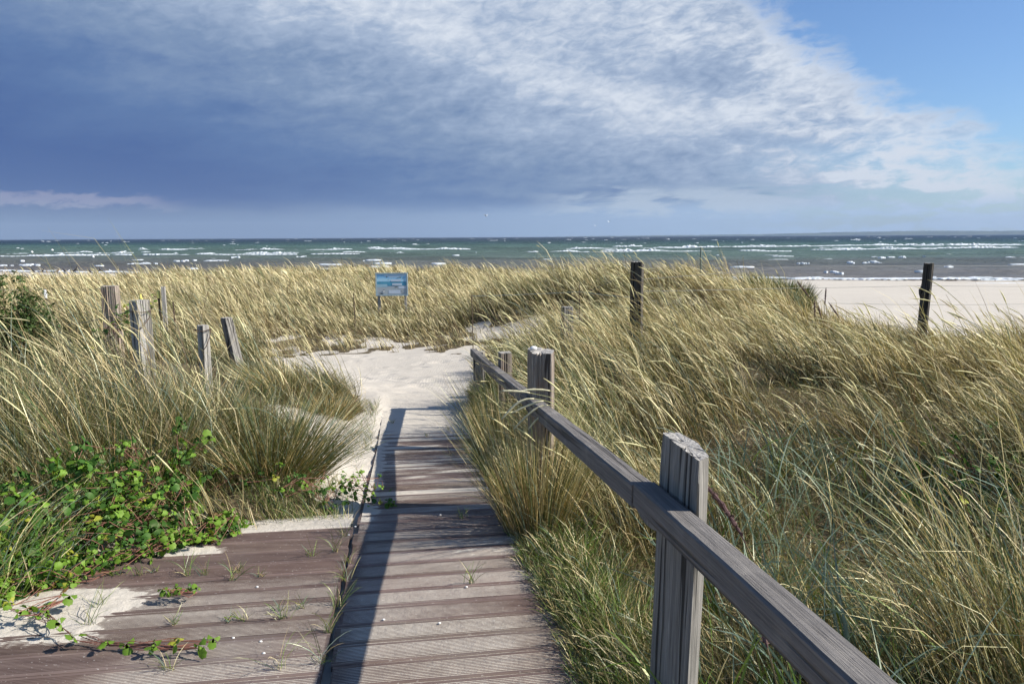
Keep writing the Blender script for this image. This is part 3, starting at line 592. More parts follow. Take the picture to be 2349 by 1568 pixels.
# ------------------------------------------------------------------ bird sign
M_INK = mat('dark_ink', col=(.05, .07, .09))
def sign():
    Y = 19.5; TL = A(862, 627, Y); BR = A(935, 677, Y); w = BR[0]-TL[0]; h = TL[2]-BR[2]; cx = (TL[0]+BR[0])/2; cz = (TL[2]+BR[2])/2
    g = float(terr(np.array([cx]), np.array([Y]))[0]); T = empty('information_sign', (cx, Y, g), 'blue picture board of sea birds on two wooden legs in the grass', 'sign')
    b = MB(); b.box((cx, Y, cz), (w, .02, h)); b.build('board', mat('sign_board', col=(.62, .72, .74), rough=.4), T)
    b = MB()
    for dx, dz, ww, hh in [(0, h/2, w+.03, .025), (0, -h/2, w+.03, .025)]: b.box((cx+dx, Y-.008, cz+dz), (ww, .035, hh))
    for sx in (-1, 1): b.box((cx+sx*w/2, Y-.008, cz), (.025, .035, h-.025))
    b.build('frame', mat('sign_frame', col=(.40, .50, .52), rough=.5), T)
    for sx in (-1, 1):
        b = MB(); b.box((cx+sx*(w/2-.06), Y+.045, (cz+h/2+.02+g-.3)/2), (.06, .05, cz+h/2+.02-g+.3)); b.build('leg', M_POSTP, T)
    n = [0]
    fy = Y-.0125
    def P(u, v, k): return (cx+(u-.5)*w, fy-.0012*k, cz+(.5-v)*h)
    def poly(name, pts, col, k):
        b = MB(); b.add([P(u, v, k) for u, v in pts], [tuple(range(len(pts)))]); return b.build(name, mat(name, col=col, rough=.35), T)
    def rect(u0, v0, u1, v1): return [(u0, v0), (u1, v0), (u1, v1), (u0, v1)]
    poly('picture_sky', rect(.03, .04, .97, .37), (.33, .66, .92), 1); poly('picture_cloud', rect(.03, .24, .97, .37), (.50, .80, .95), 1.5)
    poly('picture_sea', rect(.03, .37, .97, .57), (.12, .40, .56), 1); poly('picture_sand', [(.03, .60), (.4, .6), (.97, .55), (.97, .96), (.03, .96)], (.52, .57, .58), 2)
    poly('picture_surf', [(.03, .49), (.36, .49), (.36, .62), (.03, .62)], (.42, .64, .72), 3)
    b = MB()
    for u0, v0, u1, v1 in [(.48, .28, .80, .37), (.52, .45, .83, .54), (.72, .59, .96, .69), (.40, .76, .78, .92)]: b.add([P(u, v, 4) for u, v in rect(u0, v0, u1, v1)], [(0, 1, 2, 3)])
    b.build('text_panel', mat('text_panel', col=(.68, .76, .84)), T)
    b = MB(); r = np.random.default_rng(3); u = .27
    while u < .94:
        q = r.uniform(.02, .06); b.add([P(a, v, 5) for a, v in rect(u, .075, min(u+q, .95), .11)], [(0, 1, 2, 3)]); u += q+.012
    for v in (.145, .175):
        u = .42
        while u < .8: q = r.uniform(.015, .05); b.add([P(a, c, 5) for a, c in rect(u, v, min(u+q, .8), v+.014)], [(0, 1, 2, 3)]); u += q+.012
    b.build('heading_text', M_WHT, T)
    dk = []
    b = MB()
    for pts in [[(.66, .25), (.70, .19), (.77, .165), (.82, .19), (.80, .21), (.75, .195), (.70, .215)], [(.85, .18), (.88, .21), (.865, .26), (.845, .25), (.86, .22)], [(.35, .12), (.37, .12), (.355, .19), (.33, .18)], [(.58, .61), (.70, .60), (.68, .63), (.62, .64)], [(.09, .88), (.16, .89), (.24, .93), (.18, .955), (.12, .92)],
                [(.80, .91), (.92, .89), (.88, .925), (.82, .935)], [(.78, .76), (.81, .81), (.88, .83), (.80, .83)], [(.23, .74), (.26, .73), (.265, .76), (.22, .77)], [(.05, .08), (.06, .2), (.055, .24)], [(.39, .27), (.40, .27), (.395, .33), (.385, .33)], [(.12, .36), (.15, .42), (.13, .42)]]:
        b = MB(); b.add([P(u, v, 6) for u, v in pts], [tuple(range(len(pts)))]); b.build('bird_picture', M_INK, T)
    b = MB(); b.add([P(u, v, 6) for u, v in [(.22, .77), (.27, .76), (.28, .81), (.25, .86), (.21, .82)]], [(0, 1, 2, 3, 4)]); b.build('white_bird_picture', M_WHT, T)
sign()
# ------------------------------------------------------------------ grass
def blades(base, az0, th0, az1, th1, L, w, c0, c1, seg, kk=1.3, curve=False):
    n = len(base); t = np.linspace(0, 1, seg+1)
    d0 = np.stack([np.sin(th0)*np.cos(az0), np.sin(th0)*np.sin(az0), np.cos(th0)], -1)
    d1 = np.stack([np.sin(th1)*np.cos(az1), np.sin(th1)*np.sin(az1), np.cos(th1)], -1)
    P = [base]; D = [d0]
    for i in range(seg):
        k = ((t[i]+t[i+1])/2)**kk; d = d0*(1-k)+d1*k; d /= np.linalg.norm(d, axis=1, keepdims=True)+1e-9; P.append(P[-1]+d*(L/seg)[:, None]); D.append(d)
    P = np.stack(P, 1); D = np.stack(D, 1)
    if curve: return P, D
    ra = rng.uniform(0, 2*PI, n); rv = np.stack([np.cos(ra), np.sin(ra), rng.uniform(-.3, .3, n)], -1)
    sd = np.cross(D, rv[:, None, :]); sd /= np.linalg.norm(sd, axis=2, keepdims=True)+1e-9
    wp = (np.interp(t, [0, .35, .8, 1], [.75, 1, .6, .06])[None, :]*w[:, None]/2)[:, :, None]
    V = np.stack([P-sd*wp, P+sd*wp], 2)  # n,seg+1,2,3
    i = np.arange(n*(seg+1)*2).reshape(n, seg+1, 2)
    F = np.stack([i[:, :-1, 0], i[:, :-1, 1], i[:, 1:, 1], i[:, 1:, 0]], -1).reshape(-1, 4)
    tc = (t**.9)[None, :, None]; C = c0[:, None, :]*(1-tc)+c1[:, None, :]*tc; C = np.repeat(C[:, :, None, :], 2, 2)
    return V.reshape(-1, 3), F, C.reshape(-1, 3)
def join(parts):
    V = []; F = []; C = []; b = 0
    for v, f, c in parts: V.append(v); F.append(f+b); C.append(c); b += len(v)
    return np.concatenate(V), [np.concatenate(F)], np.concatenate(C)
WIND = PI-.12
PAL = {'straw': (.53, .425, .205), 'pale': (.74, .645, .37), 'olive': (.155, .155, .05), 'green': (.07, .115, .03), 'blue': (.20, .275, .215), 'brown': (.18, .12, .065), 'fresh': (.17, .27, .05)}
PN = list(PAL); PC = np.array([PAL[k] for k in PN])
def pick(n, wts, X=None, jit=.14):
    """wts (n,k) or (k,)"""
    wts = np.asarray(wts, float); wts = np.tile(wts, (n, 1)) if wts.ndim == 1 else wts
    cw = np.cumsum(wts/wts.sum(1, keepdims=True), 1); k = (rng.random(n)[:, None] > cw).sum(1).clip(0, len(PN)-1)
    return PC[k]*rng.uniform(1-jit, 1+jit, (n, 1))*rng.uniform(.95, 1.05, (n, 3))
def sample(n, rmin, rmax, azl, azr, p=1.0):
    """polar points, density per area ~ r^-p"""
    u = rng.random(n); e = 2-p
    r = np.exp(np.log(rmin)+u*np.log(rmax/rmin)) if abs(e) < 1e-6 else (rmin**e+u*(rmax**e-rmin**e))**(1/e)
    a = rng.uniform(azl, azr, n); return r*np.sin(a), r*np.cos(a)
AZL, AZR = math.radians(-43), math.radians(43)
def clumped(n, rmin, rmax, p, per=26, rad=.11, azl=AZL, azr=AZR, dens=veg):
    nc = max(4, n//per); cx, cy = sample(nc, rmin, rmax, azl, azr, p); v = dens(cx, cy); k = rng.random(nc) < v; cx, cy = cx[k], cy[k]
    cid = rng.integers(0, len(cx), int(n*k.mean())+1); rr = np.hypot(cx, cy)[cid]; sc = rad*(1+rr*.06)
    dx, dy = rng.normal(0, 1, len(cid))*sc, rng.normal(0, 1, len(cid))*sc
    X, Y = cx[cid]+dx, cy[cid]+dy; ok = dens(X, Y) > .02
    return X[ok], Y[ok], dx[ok]/sc[ok], dy[ok]/sc[ok], cid[ok]
def zone_side(X, Y): l, s = LS(X, Y); return l
def marram(name, label, n, rmin, rmax, p, seg, side=None, wmin=.0007, lean=1., azl=AZL, azr=AZR, rad=.11, per=26):
    X, Y, ux, uy, cid = clumped(n, rmin, rmax, p, per=per, rad=rad, azl=azl, azr=azr)
    if side is not None: k = side(X, Y); X, Y, ux, uy, cid = X[k], Y[k], ux[k], uy[k], cid[k]
    m = len(X); r = np.hypot(X, Y); l, s = LS(X, Y); Z = terr(X, Y)-.02
    crng = np.random.default_rng(5).random((cid.max()+1, 4)); cr = crng[cid]
    hf = np.clip(rng.normal(.95, .25, m), .35, 1.5); tall = ss(.75, 1.25, hf); H = height(X, Y)*(.75+.5*cr[:, 0])*hf
    # azimuth: mix outward from the clump with the wind
    ra = rng.uniform(0, 2*PI, m); wl = .55+.5*fbm(X*.5, Y*.5, 2, 51); messy = (gau(X, Y, 2.2, 3.2, 1.6, 1.6))*.9
    wl = wl*(1-.6*messy)
    _, tx, ty, _ = tuss(X, Y, .85 if rmin < 13 else 1.9, 5 if rmin < 13 else 6); ux = ux+2.6*tx; uy = uy+2.6*ty
    vx = ux*.5+np.cos(ra)*.5+np.cos(WIND)*wl*1.6; vy = uy*.5+np.sin(ra)*.5+np.sin(WIND)*wl*1.6; a0 = np.arctan2(vy, vx)
    th0 = np.abs(rng.normal(.10, .12, m))+.06*wl+.5*np.hypot(tx, ty)
    wa = WIND+rng.normal(0, .45, m)+messy*rng.normal(0, 1.6, m); th1 = np.clip(rng.normal(1.15, .38, m)*lean+.25*(wl-.5), .2, 2.2)
    L = H*1.17; w = np.sqrt((rng.uniform(.0018, .0044, m))**2+(wmin*r)**2)*rng.uniform(.7, 1.25, m)
    gN = fbm(X*.35, Y*.35, 3, 55)+.35*(cr[:, 1]-.5)
    # colour mixture: far plain is straw; hollows and near edges greener, partly painting in their shade
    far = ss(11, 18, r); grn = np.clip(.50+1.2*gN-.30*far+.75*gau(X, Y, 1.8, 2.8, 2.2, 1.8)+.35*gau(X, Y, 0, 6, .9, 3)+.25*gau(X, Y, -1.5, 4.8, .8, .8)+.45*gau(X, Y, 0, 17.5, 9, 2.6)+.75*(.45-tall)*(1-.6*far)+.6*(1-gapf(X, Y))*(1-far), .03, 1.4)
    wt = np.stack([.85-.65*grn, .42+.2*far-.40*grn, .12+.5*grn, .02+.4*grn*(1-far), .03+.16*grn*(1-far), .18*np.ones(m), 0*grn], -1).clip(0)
    cc = pick(m, wt)*(1-.25*(1-gapf(X, Y))*(1-far))[:, None]*(.62+.5*tall+.28*(cr[:, 2]-.5))[:, None]; c1 = cc*(1.0+.22*tall)[:, None]+.02; c0 = cc*np.array([.42, .42, .34]); br = PC[5]*.8  # shade painted in: hollow, short and base tones dimmed, tall tips lightened
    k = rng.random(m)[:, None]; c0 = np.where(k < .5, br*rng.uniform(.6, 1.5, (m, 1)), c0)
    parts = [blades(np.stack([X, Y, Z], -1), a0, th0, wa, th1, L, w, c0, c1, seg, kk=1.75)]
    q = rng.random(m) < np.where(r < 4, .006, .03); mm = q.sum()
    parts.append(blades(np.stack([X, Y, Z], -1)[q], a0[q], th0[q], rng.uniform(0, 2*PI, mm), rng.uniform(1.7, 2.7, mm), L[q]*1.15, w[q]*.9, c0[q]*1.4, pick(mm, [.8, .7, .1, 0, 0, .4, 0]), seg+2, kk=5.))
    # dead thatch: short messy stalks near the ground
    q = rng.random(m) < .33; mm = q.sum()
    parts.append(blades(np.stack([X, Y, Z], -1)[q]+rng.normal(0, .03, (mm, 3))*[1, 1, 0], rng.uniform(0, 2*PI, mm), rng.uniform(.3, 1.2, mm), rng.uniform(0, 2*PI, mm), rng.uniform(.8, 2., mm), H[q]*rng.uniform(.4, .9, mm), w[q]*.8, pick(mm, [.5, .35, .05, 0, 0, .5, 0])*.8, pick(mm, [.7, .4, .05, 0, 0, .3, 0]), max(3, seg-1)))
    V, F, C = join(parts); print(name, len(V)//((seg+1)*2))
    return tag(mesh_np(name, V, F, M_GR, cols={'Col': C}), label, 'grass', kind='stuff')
def seeds(name, label, n, rmin, rmax, p, dens, side=None, hk=1.32, rs=.0046, sw=.0022, lean=.9, rmn=.0004, hlen=.18, dark=0.):
    X, Y = sample(n, rmin, rmax, AZL, AZR, p); v = veg(X, Y)*dens(X, Y); k = rng.random(n) < v
    if side is not None: k &= side(X, Y)
    X, Y = X[k], Y[k]; m = len(X); r = np.hypot(X, Y); Z = terr(X, Y); H = height(X, Y)*hk*np.clip(rng.normal(1, .1, m), .7, 1.25)
    wa = WIND+rng.normal(0, .30, m); th0 = np.abs(rng.normal(.16, .1, m)); th1 = np.clip(rng.normal(1.05, .38, m)*lean, .25, 2.1); L = H*1.15; seg = 10
    base = np.stack([X, Y, Z], -1); P, D = blades(base, wa+rng.normal(0, .4, m), th0, wa, th1, L, None, None, None, seg, kk=1.7, curve=True)
    cs = pick(m, [.4, .3, .5, .1, .05, 0, 0]); parts = []
    # ribbon culm
    rv = np.stack([np.cos(ra := rng.uniform(0, 2*PI, m)), np.sin(ra), np.zeros(m)], -1); sd = np.cross(D, rv[:, None]); sd /= np.linalg.norm(sd, axis=2, keepdims=True)+1e-9
    w = np.sqrt(sw**2+(rmn*r)**2)[:, None, None]/2; V = np.stack([P-sd*w, P+sd*w], 2); i = np.arange(m*(seg+1)*2).reshape(m, seg+1, 2)
    F = np.stack([i[:, :-1, 0], i[:, :-1, 1], i[:, 1:, 1], i[:, 1:, 0]], -1).reshape(-1, 4); parts.append((V.reshape(-1, 3), F, np.repeat(np.repeat(cs[:, None], seg+1, 1)[:, :, None], 2, 2).reshape(-1, 3)))
    # spindle head on the last stretch: extend beyond tip
    hl = hlen*rng.uniform(.65, 1.25, m)*(1+.01*r); ns = 6; tt = np.linspace(0, 1, ns+1); dT = D[:, -1]; droop = np.stack([np.cos(wa), np.sin(wa), -.6*np.ones(m)], -1); d2 = dT+droop*rng.uniform(.0, .5, m)[:, None]; d2 /= np.linalg.norm(d2, axis=1, keepdims=True)
    Q = [P[:, -1]]
    for k_ in range(ns):
        u = (k_+.5)/ns; d = dT*(1-u)+d2*u; d /= np.linalg.norm(d, axis=1, keepdims=True); Q.append(Q[-1]+d*(hl/ns)[:, None])
    Q = np.stack(Q, 1); e1 = np.cross(dT, rv); e1 /= np.linalg.norm(e1, axis=1, keepdims=True)+1e-9; e2 = np.cross(dT, e1)
    rad = np.sqrt(rs**2+(rmn*1.1*r)**2)*rng.uniform(.75, 1.2, m); pr = np.array([.35, .85, 1, .95, .8, .55, .1]); nk = 5
    ring = [e1*math.cos(2*PI*k_/nk)+e2*math.sin(2*PI*k_/nk) for k_ in range(nk)]
    V = np.stack([Q+g_[:, None, :]*(rad[:, None]*pr[None]*(1+.12*(-1)**np.arange(ns+1))[None])[:, :, None] for g_ in ring], 2)
    i = np.arange(m*(ns+1)*nk).reshape(m, ns+1, nk); j = np.roll(i, -1, 2)
    F = np.stack([i[:, :-1], j[:, :-1], j[:, 1:], i[:, 1:]], -1).reshape(-1, 4)
    ch = np.array([.82, .75, .41])*rng.uniform(.78, 1.12, (m, 1)); ch = np.where(rng.random(m)[:, None] < dark, np.array([.16, .09, .06]), ch)
    tw = rng.random(m)[:, None] < .12; ch = np.where(tw, np.array([.48, .38, .2]), ch)
    parts.append((V.reshape(-1, 3), F, np.repeat(np.repeat(ch[:, None], ns+1, 1)[:, :, None], nk, 2).reshape(-1, 3)))
    V, F, C = join(parts); print(name, m)
    return tag(mesh_np(name, V, F, M_SEED, cols={'Col': C}), label, 'grass', kind='stuff')
Q = 1.0
right = lambda X, Y: LS(X, Y)[0] > .4
left = lambda X, Y: LS(X, Y)[0] <= .4
marram('marram_grass', 'windswept marram grass right of the handrail', int(125000*Q), 1.2, 13.5, .85, 5, side=right, azl=math.radians(-4), per=40, rad=.085)
marram('dune_grass', 'windswept marram grass on the mound left of the boardwalk', int(105000*Q), 2.4, 13.5, .8, 5, side=left, azr=math.radians(2), per=40, rad=.09)
marram('far_dune_grass', 'straw-coloured dune grass covering the plain and hump towards the sea', int(290000*Q), 13.5, 50, 1.75, 4, wmin=.00065, rad=.16, per=34, lean=1.05)
seeds('marram_seed_heads', 'pale arching seed heads above the grass right of the handrail', 6500, 3.0, 14, 1.0, lambda X, Y: np.clip(.12+.8*gau(X, Y, .5, 6.4, .9, 1.8)+.7*gau(X, Y, 4.5, 7.5, 4, 1.9), 0, 1)*ss(2.6, 5.6, Y)*ss(.62, .9, LS(X, Y)[0]), side=right)
seeds('dune_grass_seed_heads', 'pale arching seed heads above the left mound', 3600, 3.6, 13, 1., lambda X, Y: np.clip(.2+.8*gau(X, Y, -4, 5.6, 3, 1.2), 0, 1), side=left, lean=.85)
seeds('far_seed_heads', 'fine pale seed heads over the far dune grass', 9000, 13.5, 40, 1.5, lambda X, Y: np.clip(.25+.7*gau(X, Y, 3.5, 17, 4, 3), 0, 1), rs=.004, rmn=.00032, hlen=.13, hk=1.2)
# blue lyme grass, broad blades in the lower right; fresh green blades round the tall post; turf by the boards
def patch(name, label, X, Y, H, th0, th1, w, wts, seg=6, windmix=.3, kind='stuff', cat='grass', out=None, jit=.15, az=None, loc=None):
    n = len(X); Z = terr(X, Y)-.01; base = np.stack([X, Y, Z], -1); a = rng.uniform(0, 2*PI, n) if az is None else az; vx = np.cos(a)+windmix*math.cos(WIND); vy = np.sin(a)+windmix*math.sin(WIND); a = np.arctan2(vy, vx)
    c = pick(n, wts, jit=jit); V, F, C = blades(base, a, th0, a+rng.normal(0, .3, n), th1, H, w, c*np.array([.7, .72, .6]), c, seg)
    if out is not None: out.append((V, F, C)); return
    return tag(mesh_np(name, V, [F], M_GR, cols={'Col': C}), label, cat, kind=kind)
n = 5200; X = rng.uniform(.85, 4.6, n); Y = rng.uniform(1.0, 5.2, n); l, s = LS(X, Y); k = (l > .8)*(rng.random(n) < np.clip(.55+fbm(X*1.1, Y*1.1, 2, 77)+.3*ss(4, 2, Y), 0, 1)); X, Y = X[k], Y[k]; n = len(X)
patch('lyme_grass', 'broad blue-green lyme grass blades in the hollow right of the rail', X, Y, rng.uniform(.3, .66, n)*(1+.22*ss(3.2, 2, Y)), np.abs(rng.normal(.25, .25, n)), rng.uniform(.5, 1.7, n), rng.uniform(.004, .0105, n), [.05, .1, .1, .1, 1, 0, .12])
n = 42000; X, Y = sample(n, 1.3, 10, math.radians(-3), AZR, .9); k = (LS(X, Y)[0] > .74)*(rng.random(n) < .25+.75*(1-gapf(X, Y))*ss(11, 7, np.hypot(X, Y))); X, Y = X[k], Y[k]; n = len(X)
patch('dead_grass', 'tangled dead stalks and thatch in the hollows right of the rail', X, Y, rng.uniform(.12, .36, n), np.abs(rng.normal(.7, .5, n)), rng.uniform(.8, 2.3, n), rng.uniform(.0015, .0035, n), [.35, .12, .5, .35, .12, .6, 0], seg=5)
n = 260; X = rng.normal(.62, .13, n); Y = rng.normal(1.92, .2, n); k = LS(X, Y)[0] > .76; X, Y = X[k], Y[k]; n = len(X)
patch('fresh_grass', 'fresh bright green broad blades around foot of tallest rail post', X, Y, rng.uniform(.25, .55, n), np.abs(rng.normal(.2, .2, n)), rng.uniform(.5, 1.9, n), rng.uniform(.006, .012, n), [0, .1, 0, .3, .25, 0, 1.6])
n = 52000; s = rng.uniform(.9, 8.4, n)**1; l = .56+.16*ss(6, 7.0, s)+np.abs(rng.normal(0, .16, n)); l = l+.05*fbm(s*3, s*0, 2, 78); X, Y = XY(l, s); H = rng.uniform(.05, .26, n)*(.6+.8*ss(.55, .9, l))
tl = [] ; patch('', '', X, Y, H, np.abs(rng.normal(.3, .25, n)), rng.uniform(.4, 1.5, n), rng.uniform(.0015, .0035, n)+.0004*Y, [.25, .12, .35, .6, .12, .1, .35], seg=4, out=tl)
n = 9000; X = rng.uniform(-2.2, -.8, n); Y = 4.06+np.abs(rng.normal(0, .28, n))+.0; l, s = LS(X, Y); k = (s > 4.14)*(l < -.36)*(rng.random(n) < np.clip(.35+.9*fbm(X*3, Y*3, 2, 79), 0, 1)); X, Y = X[k], Y[k]; n = len(X)
patch('', '', X, Y, rng.uniform(.04, .16, n), np.abs(rng.normal(.3, .25, n)), rng.uniform(.4, 1.5, n), rng.uniform(.0015, .003, n), [.3, .12, .3, .6, .1, .1, .6], seg=4, out=tl)
n = 2600; s = rng.uniform(4.3, 8.6, n); l = -.35-np.abs(rng.normal(0, .22, n)); k = rng.random(n) < np.clip(.3+1.3*fbm(l*3, s*2, 2, 80), 0, 1); X, Y = XY(l[k], s[k]); n = len(X)
patch('', '', X, Y, rng.uniform(.03, .15, n), np.abs(rng.normal(.4, .3, n)), rng.uniform(.5, 1.6, n), rng.uniform(.002, .0035, n), [.3, .1, .4, .5, .2, .1, .3], seg=4, out=tl)
V, F, C = join(tl); tag(mesh_np('turf', V, F, M_GR, cols={'Col': C}), 'short green turf growing along the edges of the boards', 'grass', kind='stuff')
# spray of tall curved blades at the left frame edge
n = 2600; X = rng.uniform(-3.4, -2.15, n); Y = np.interp(X, [-3.4, -2.1], [2.3, 3.0])+rng.uniform(-.15, .9, n); k = veg(X, Y) > .3; X, Y = X[k], Y[k]; n = len(X)
patch('long_green_grass', 'long pale green arching grass at left edge of the deck', X, Y, rng.uniform(.3, .75, n), np.abs(rng.normal(.3, .2, n)), rng.uniform(.7, 1.7, n), rng.uniform(.003, .006, n), [.2, .35, .1, .15, .5, 0, 1.1], az=rng.normal(.2, 1.0, n), windmix=0)
# tussock of dark green marram beside the walk, right side of the mound
def tussock(name, label, cx, cy, rad, n, h, wts, group='marram tussocks beside the bare sand', spread=.75, w=.0028):
    a = rng.uniform(0, 2*PI, n); q = np.sqrt(rng.random(n))*rad; X = cx+q*np.cos(a); Y = cy+q*np.sin(a); Z = terr(X, Y)-.02
    th0 = q/rad*spread*.6+np.abs(rng.normal(0, .1, n)); th1 = th0+np.abs(rng.normal(.25, .25, n)); c = pick(n, wts)
    # mixes the wind in only lightly: these lean outward
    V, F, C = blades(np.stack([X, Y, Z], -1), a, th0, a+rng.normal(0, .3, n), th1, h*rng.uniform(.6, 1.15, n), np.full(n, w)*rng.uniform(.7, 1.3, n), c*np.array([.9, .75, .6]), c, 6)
    g = float(terr(np.array([cx]), np.array([cy]))[0]); return tag(mesh_np(name, V, [F], M_GR, cols={'Col': C}, loc=(cx, cy, g)), label, 'grass tussock', group)
tussock('grass_tussock', 'tall upright dark tussock rising out of the wild vine', -2.3, 4.15, .34, 1500, .74, [.2, .12, .8, .5, .2, .2, 0], spread=.55, w=.003)
tussock('grass_tussock', 'dark upright tussock at far left above the vine', -2.8, 4.05, .36, 1500, .76, [.2, .12, .8, .5, .2, .2, 0], spread=.5, w=.003)
D_ = [.25, .12, .8, .5, .4, .12, 0]
tussock('grass_tussock', 'big dark green tussock spreading over the sand left of the boardwalk', -1.62, 4.72, .34, 2400, .56, D_, spread=1.25)
tussock('grass_tussock', 'dense olive tussock against the left mound behind the vines', -2.15, 4.75, .36, 1800, .60, D_, spread=.9)
tussock('grass_tussock', 'isolated bristly tussock on the sand slope behind the dark one', -2.35, 7.7, .42, 2600, .42, [.5, .2, .7, .3, .4, .3, 0], spread=1.2, w=.0045)
tussock('grass_tussock', 'smaller tussock at the near tip of the sand slope', -1.85, 7.3, .22, 900, .28, [.6, .2, .5, .3, .2, .4, 0], spread=1.2, w=.004)
tussock('grass_tussock', 'dark bushy tussock on the right flank of the dune hump', 6.15, 17.0, .55, 2600, .80, [.1, .05, .8, .6, .3, 0, 0], spread=.45, w=.014)
tussock('grass_tussock', 'lone dark tussock in front of the beach edge', 5.75, 15.6, .4, 1500, .62, [.15, .05, .8, .6, .3, 0, 0], spread=.45, w=.013)
tussock('grass_tussock', 'clump of grass hiding the foot of the rotten rail post', .14, 3.86, .15, 950, .80, [.5, .4, .6, .4, .2, .2, 0], group='grass clumps at the feet of the rail posts', spread=.5)
tussock('grass_tussock', 'clump of grass in front of the brown post behind the far rail', -.10, 5.85, .16, 700, .78, [.5, .4, .6, .4, .2, .2, 0], group='grass clumps at the feet of the rail posts', spread=.5)
# small tufts growing between the boards, each a thing
TU = [(430, 1320, .12), (600, 1322, .06), (470, 1318, .09), (535, 1330, .13), (770, 1265, .14), (715, 1275, .1), (550, 1312, .07), (350, 1312, .05), (690, 1395, .10), (640, 1400, .08), (1080, 1335, .13), (520, 1425, .06), (560, 1422, .07), (400, 1432, .08), (650, 1418, .1), (790, 1330, .12), (775, 1390, .13), (740, 1520, .16), (755, 1450, .14), (800, 1290, .08), (790, 1230, .14), (640, 1535, .16), (385, 1535, .10), (220, 1395, .13), (205, 1432, .14), (1060, 1188, .08), (1035, 1045, .09), (900, 970, .07), (980, 1000, .06), (1030, 985, .08), (270, 1318, .08), (320, 1320, .08)]
for k, (x, y, h) in enumerate(TU):
    P = atZ(x, y, 0.); P = atZ(x, y, float(walkz(LS(P[0], P[1])[1]))+.002); P = atZ(x, y, float(walkz(LS(P[0], P[1])[1]))+.002); n = 16; a = rng.uniform(0, 2*PI, n)
    base = P+np.stack([rng.normal(0, .012, n), rng.normal(0, .006, n), np.full(n, -.004)], -1); c = pick(n, [.3, .1, .3, .4, .3, 0, .4]); V, F, C = blades(base, a, rng.uniform(.1, .8, n), a+.2, rng.uniform(.6, 1.7, n), h*rng.uniform(.5, 1.3, n), rng.uniform(.0016, .0034, n), c, c, 5)
    side_ = 'wide deck' if LS(P[0], P[1])[0] < -.33 else 'narrow boardwalk'
    rws = ['far', 'upper middle', 'lower middle', 'nearest'][int(np.clip((5-P[1])/.75, 0, 3))] if P[1] < 5.2 else 'sand-covered'
    tag(mesh_np('grass_tuft', V, [F], M_GR, cols={'Col': C}, loc=P), f'thin green grass tuft sprouting on the {rws} boards of the {side_}', 'grass tuft', f'tufts sprouting on the {rws} boards of the {side_}')
# ------------------------------------------------------------------ vines
def leaf_template():
    th = np.linspace(-2.75, 2.75, 27); r = .34+.64*np.abs(np.cos(th*1.25))*(1-.18*np.abs(th)/PI)+.05*(-1)**np.arange(27); r = np.where(np.abs(th) > 2.5, .35, r)
    x = np.sin(th)*r; y = np.cos(th)*r+.25; z = -.16*np.abs(x)*1.4-.12*(y-.3)**2+.03*np.sin(th*5)
    V = np.concatenate([[[0, 0.0, 0.03]], [[0, .5, .05]], np.stack([x, y, z], -1)]); F = [(0 if abs(th[i]) > 1.6 else 1, 2+i, 3+i) for i in range(26)]; F += [(0, 1, 2+8-1), (0, 2+19, 1)]
    return V, np.array(F)
LV, LF = leaf_template()
def leaves(pos, size, nrm, tip, col):
    n = len(pos); nz = nrm/np.linalg.norm(nrm, axis=1, keepdims=True); ty = tip-nz*(tip*nz).sum(1, keepdims=True); ty /= np.linalg.norm(ty, axis=1, keepdims=True)+1e-9; tx = np.cross(ty, nz)
    fold = rng.uniform(.5, 1.8, (n, 1, 1)); L = np.tile(LV[None], (n, 1, 1)); L[:, :, 2:] *= fold
    V = pos[:, None]+size[:, None, None]*(L[:, :, 0:1]*tx[:, None]+L[:, :, 1:2]*ty[:, None]+L[:, :, 2:3]*nz[:, None])
    F = (LF[None]+(np.arange(n)*len(LV))[:, None, None]).reshape(-1, 3); C = np.repeat(col[:, None], len(LV), 1)
    lv = np.ones(len(LV)); lv[:2] = 1.2; C = C*lv[None, :, None]
    return V.reshape(-1, 3), F, C.reshape(-1, 3)
def leafcol(n, fresh=.5): 
    f = rng.random((n, 1)) < fresh; c = np.where(f, np.array([.15, .27, .032]), np.array([.055, .135, .024]))*rng.uniform(.8, 1.25, (n, 1)); y = rng.random((n, 1)) < .03
    c = np.where(y, np.array([.36, .38, .05]), c); return np.where(rng.random((n, 1)) < .008, np.array([.20, .12, .05]), c)
def vine(name, label, pos, size, fresh=.5, up=.6, stems=12, cat='vine'):
    n = len(pos); c = pos.mean(0); c[2] = pos[:, 2].min(); T = empty(name, tuple(c), label, cat)
    nrm = np.stack([rng.normal(.15, .5, n), rng.normal(-.35, .45, n), np.abs(rng.normal(up, .35, n))], -1); tip = np.stack([rng.normal(0, 1, n), rng.normal(-.3, 1, n), rng.normal(-.5, .4, n)], -1)
    V, F, C = leaves(pos, size, nrm, tip, leafcol(n, fresh)); mesh_np('leaves', V, [F], M_LEAF, parent=T, cols={'Col': C})
    b = MB(); 
    for _ in range(stems):
        i = rng.integers(n); p = pos[i].copy(); pts = [p]
        for _k in range(7):
            d = np.linalg.norm(pos-pts[-1], axis=1); c_ = np.where((d > .05)*(d < .22))[0]
            if len(c_) == 0: break
            q = pos[rng.choice(c_)]-[0, 0, .012]; pts.append((pts[-1]+q)/2+rng.normal(0, .006, 3)); pts.append(q)
        if len(pts) > 2: b.tube(pts, .0018, 4)
    if b.v: b.build('stems', M_RSTEM, T)
def edgeY(X): return np.interp(X, [-3.4, -2.9, -2.75, -2.45, -2.2, -1.85, -1.35, -.95], [1.6, 1.9, 2.4, 2.8, 3.05, 3.5, 4.0, 4.15])
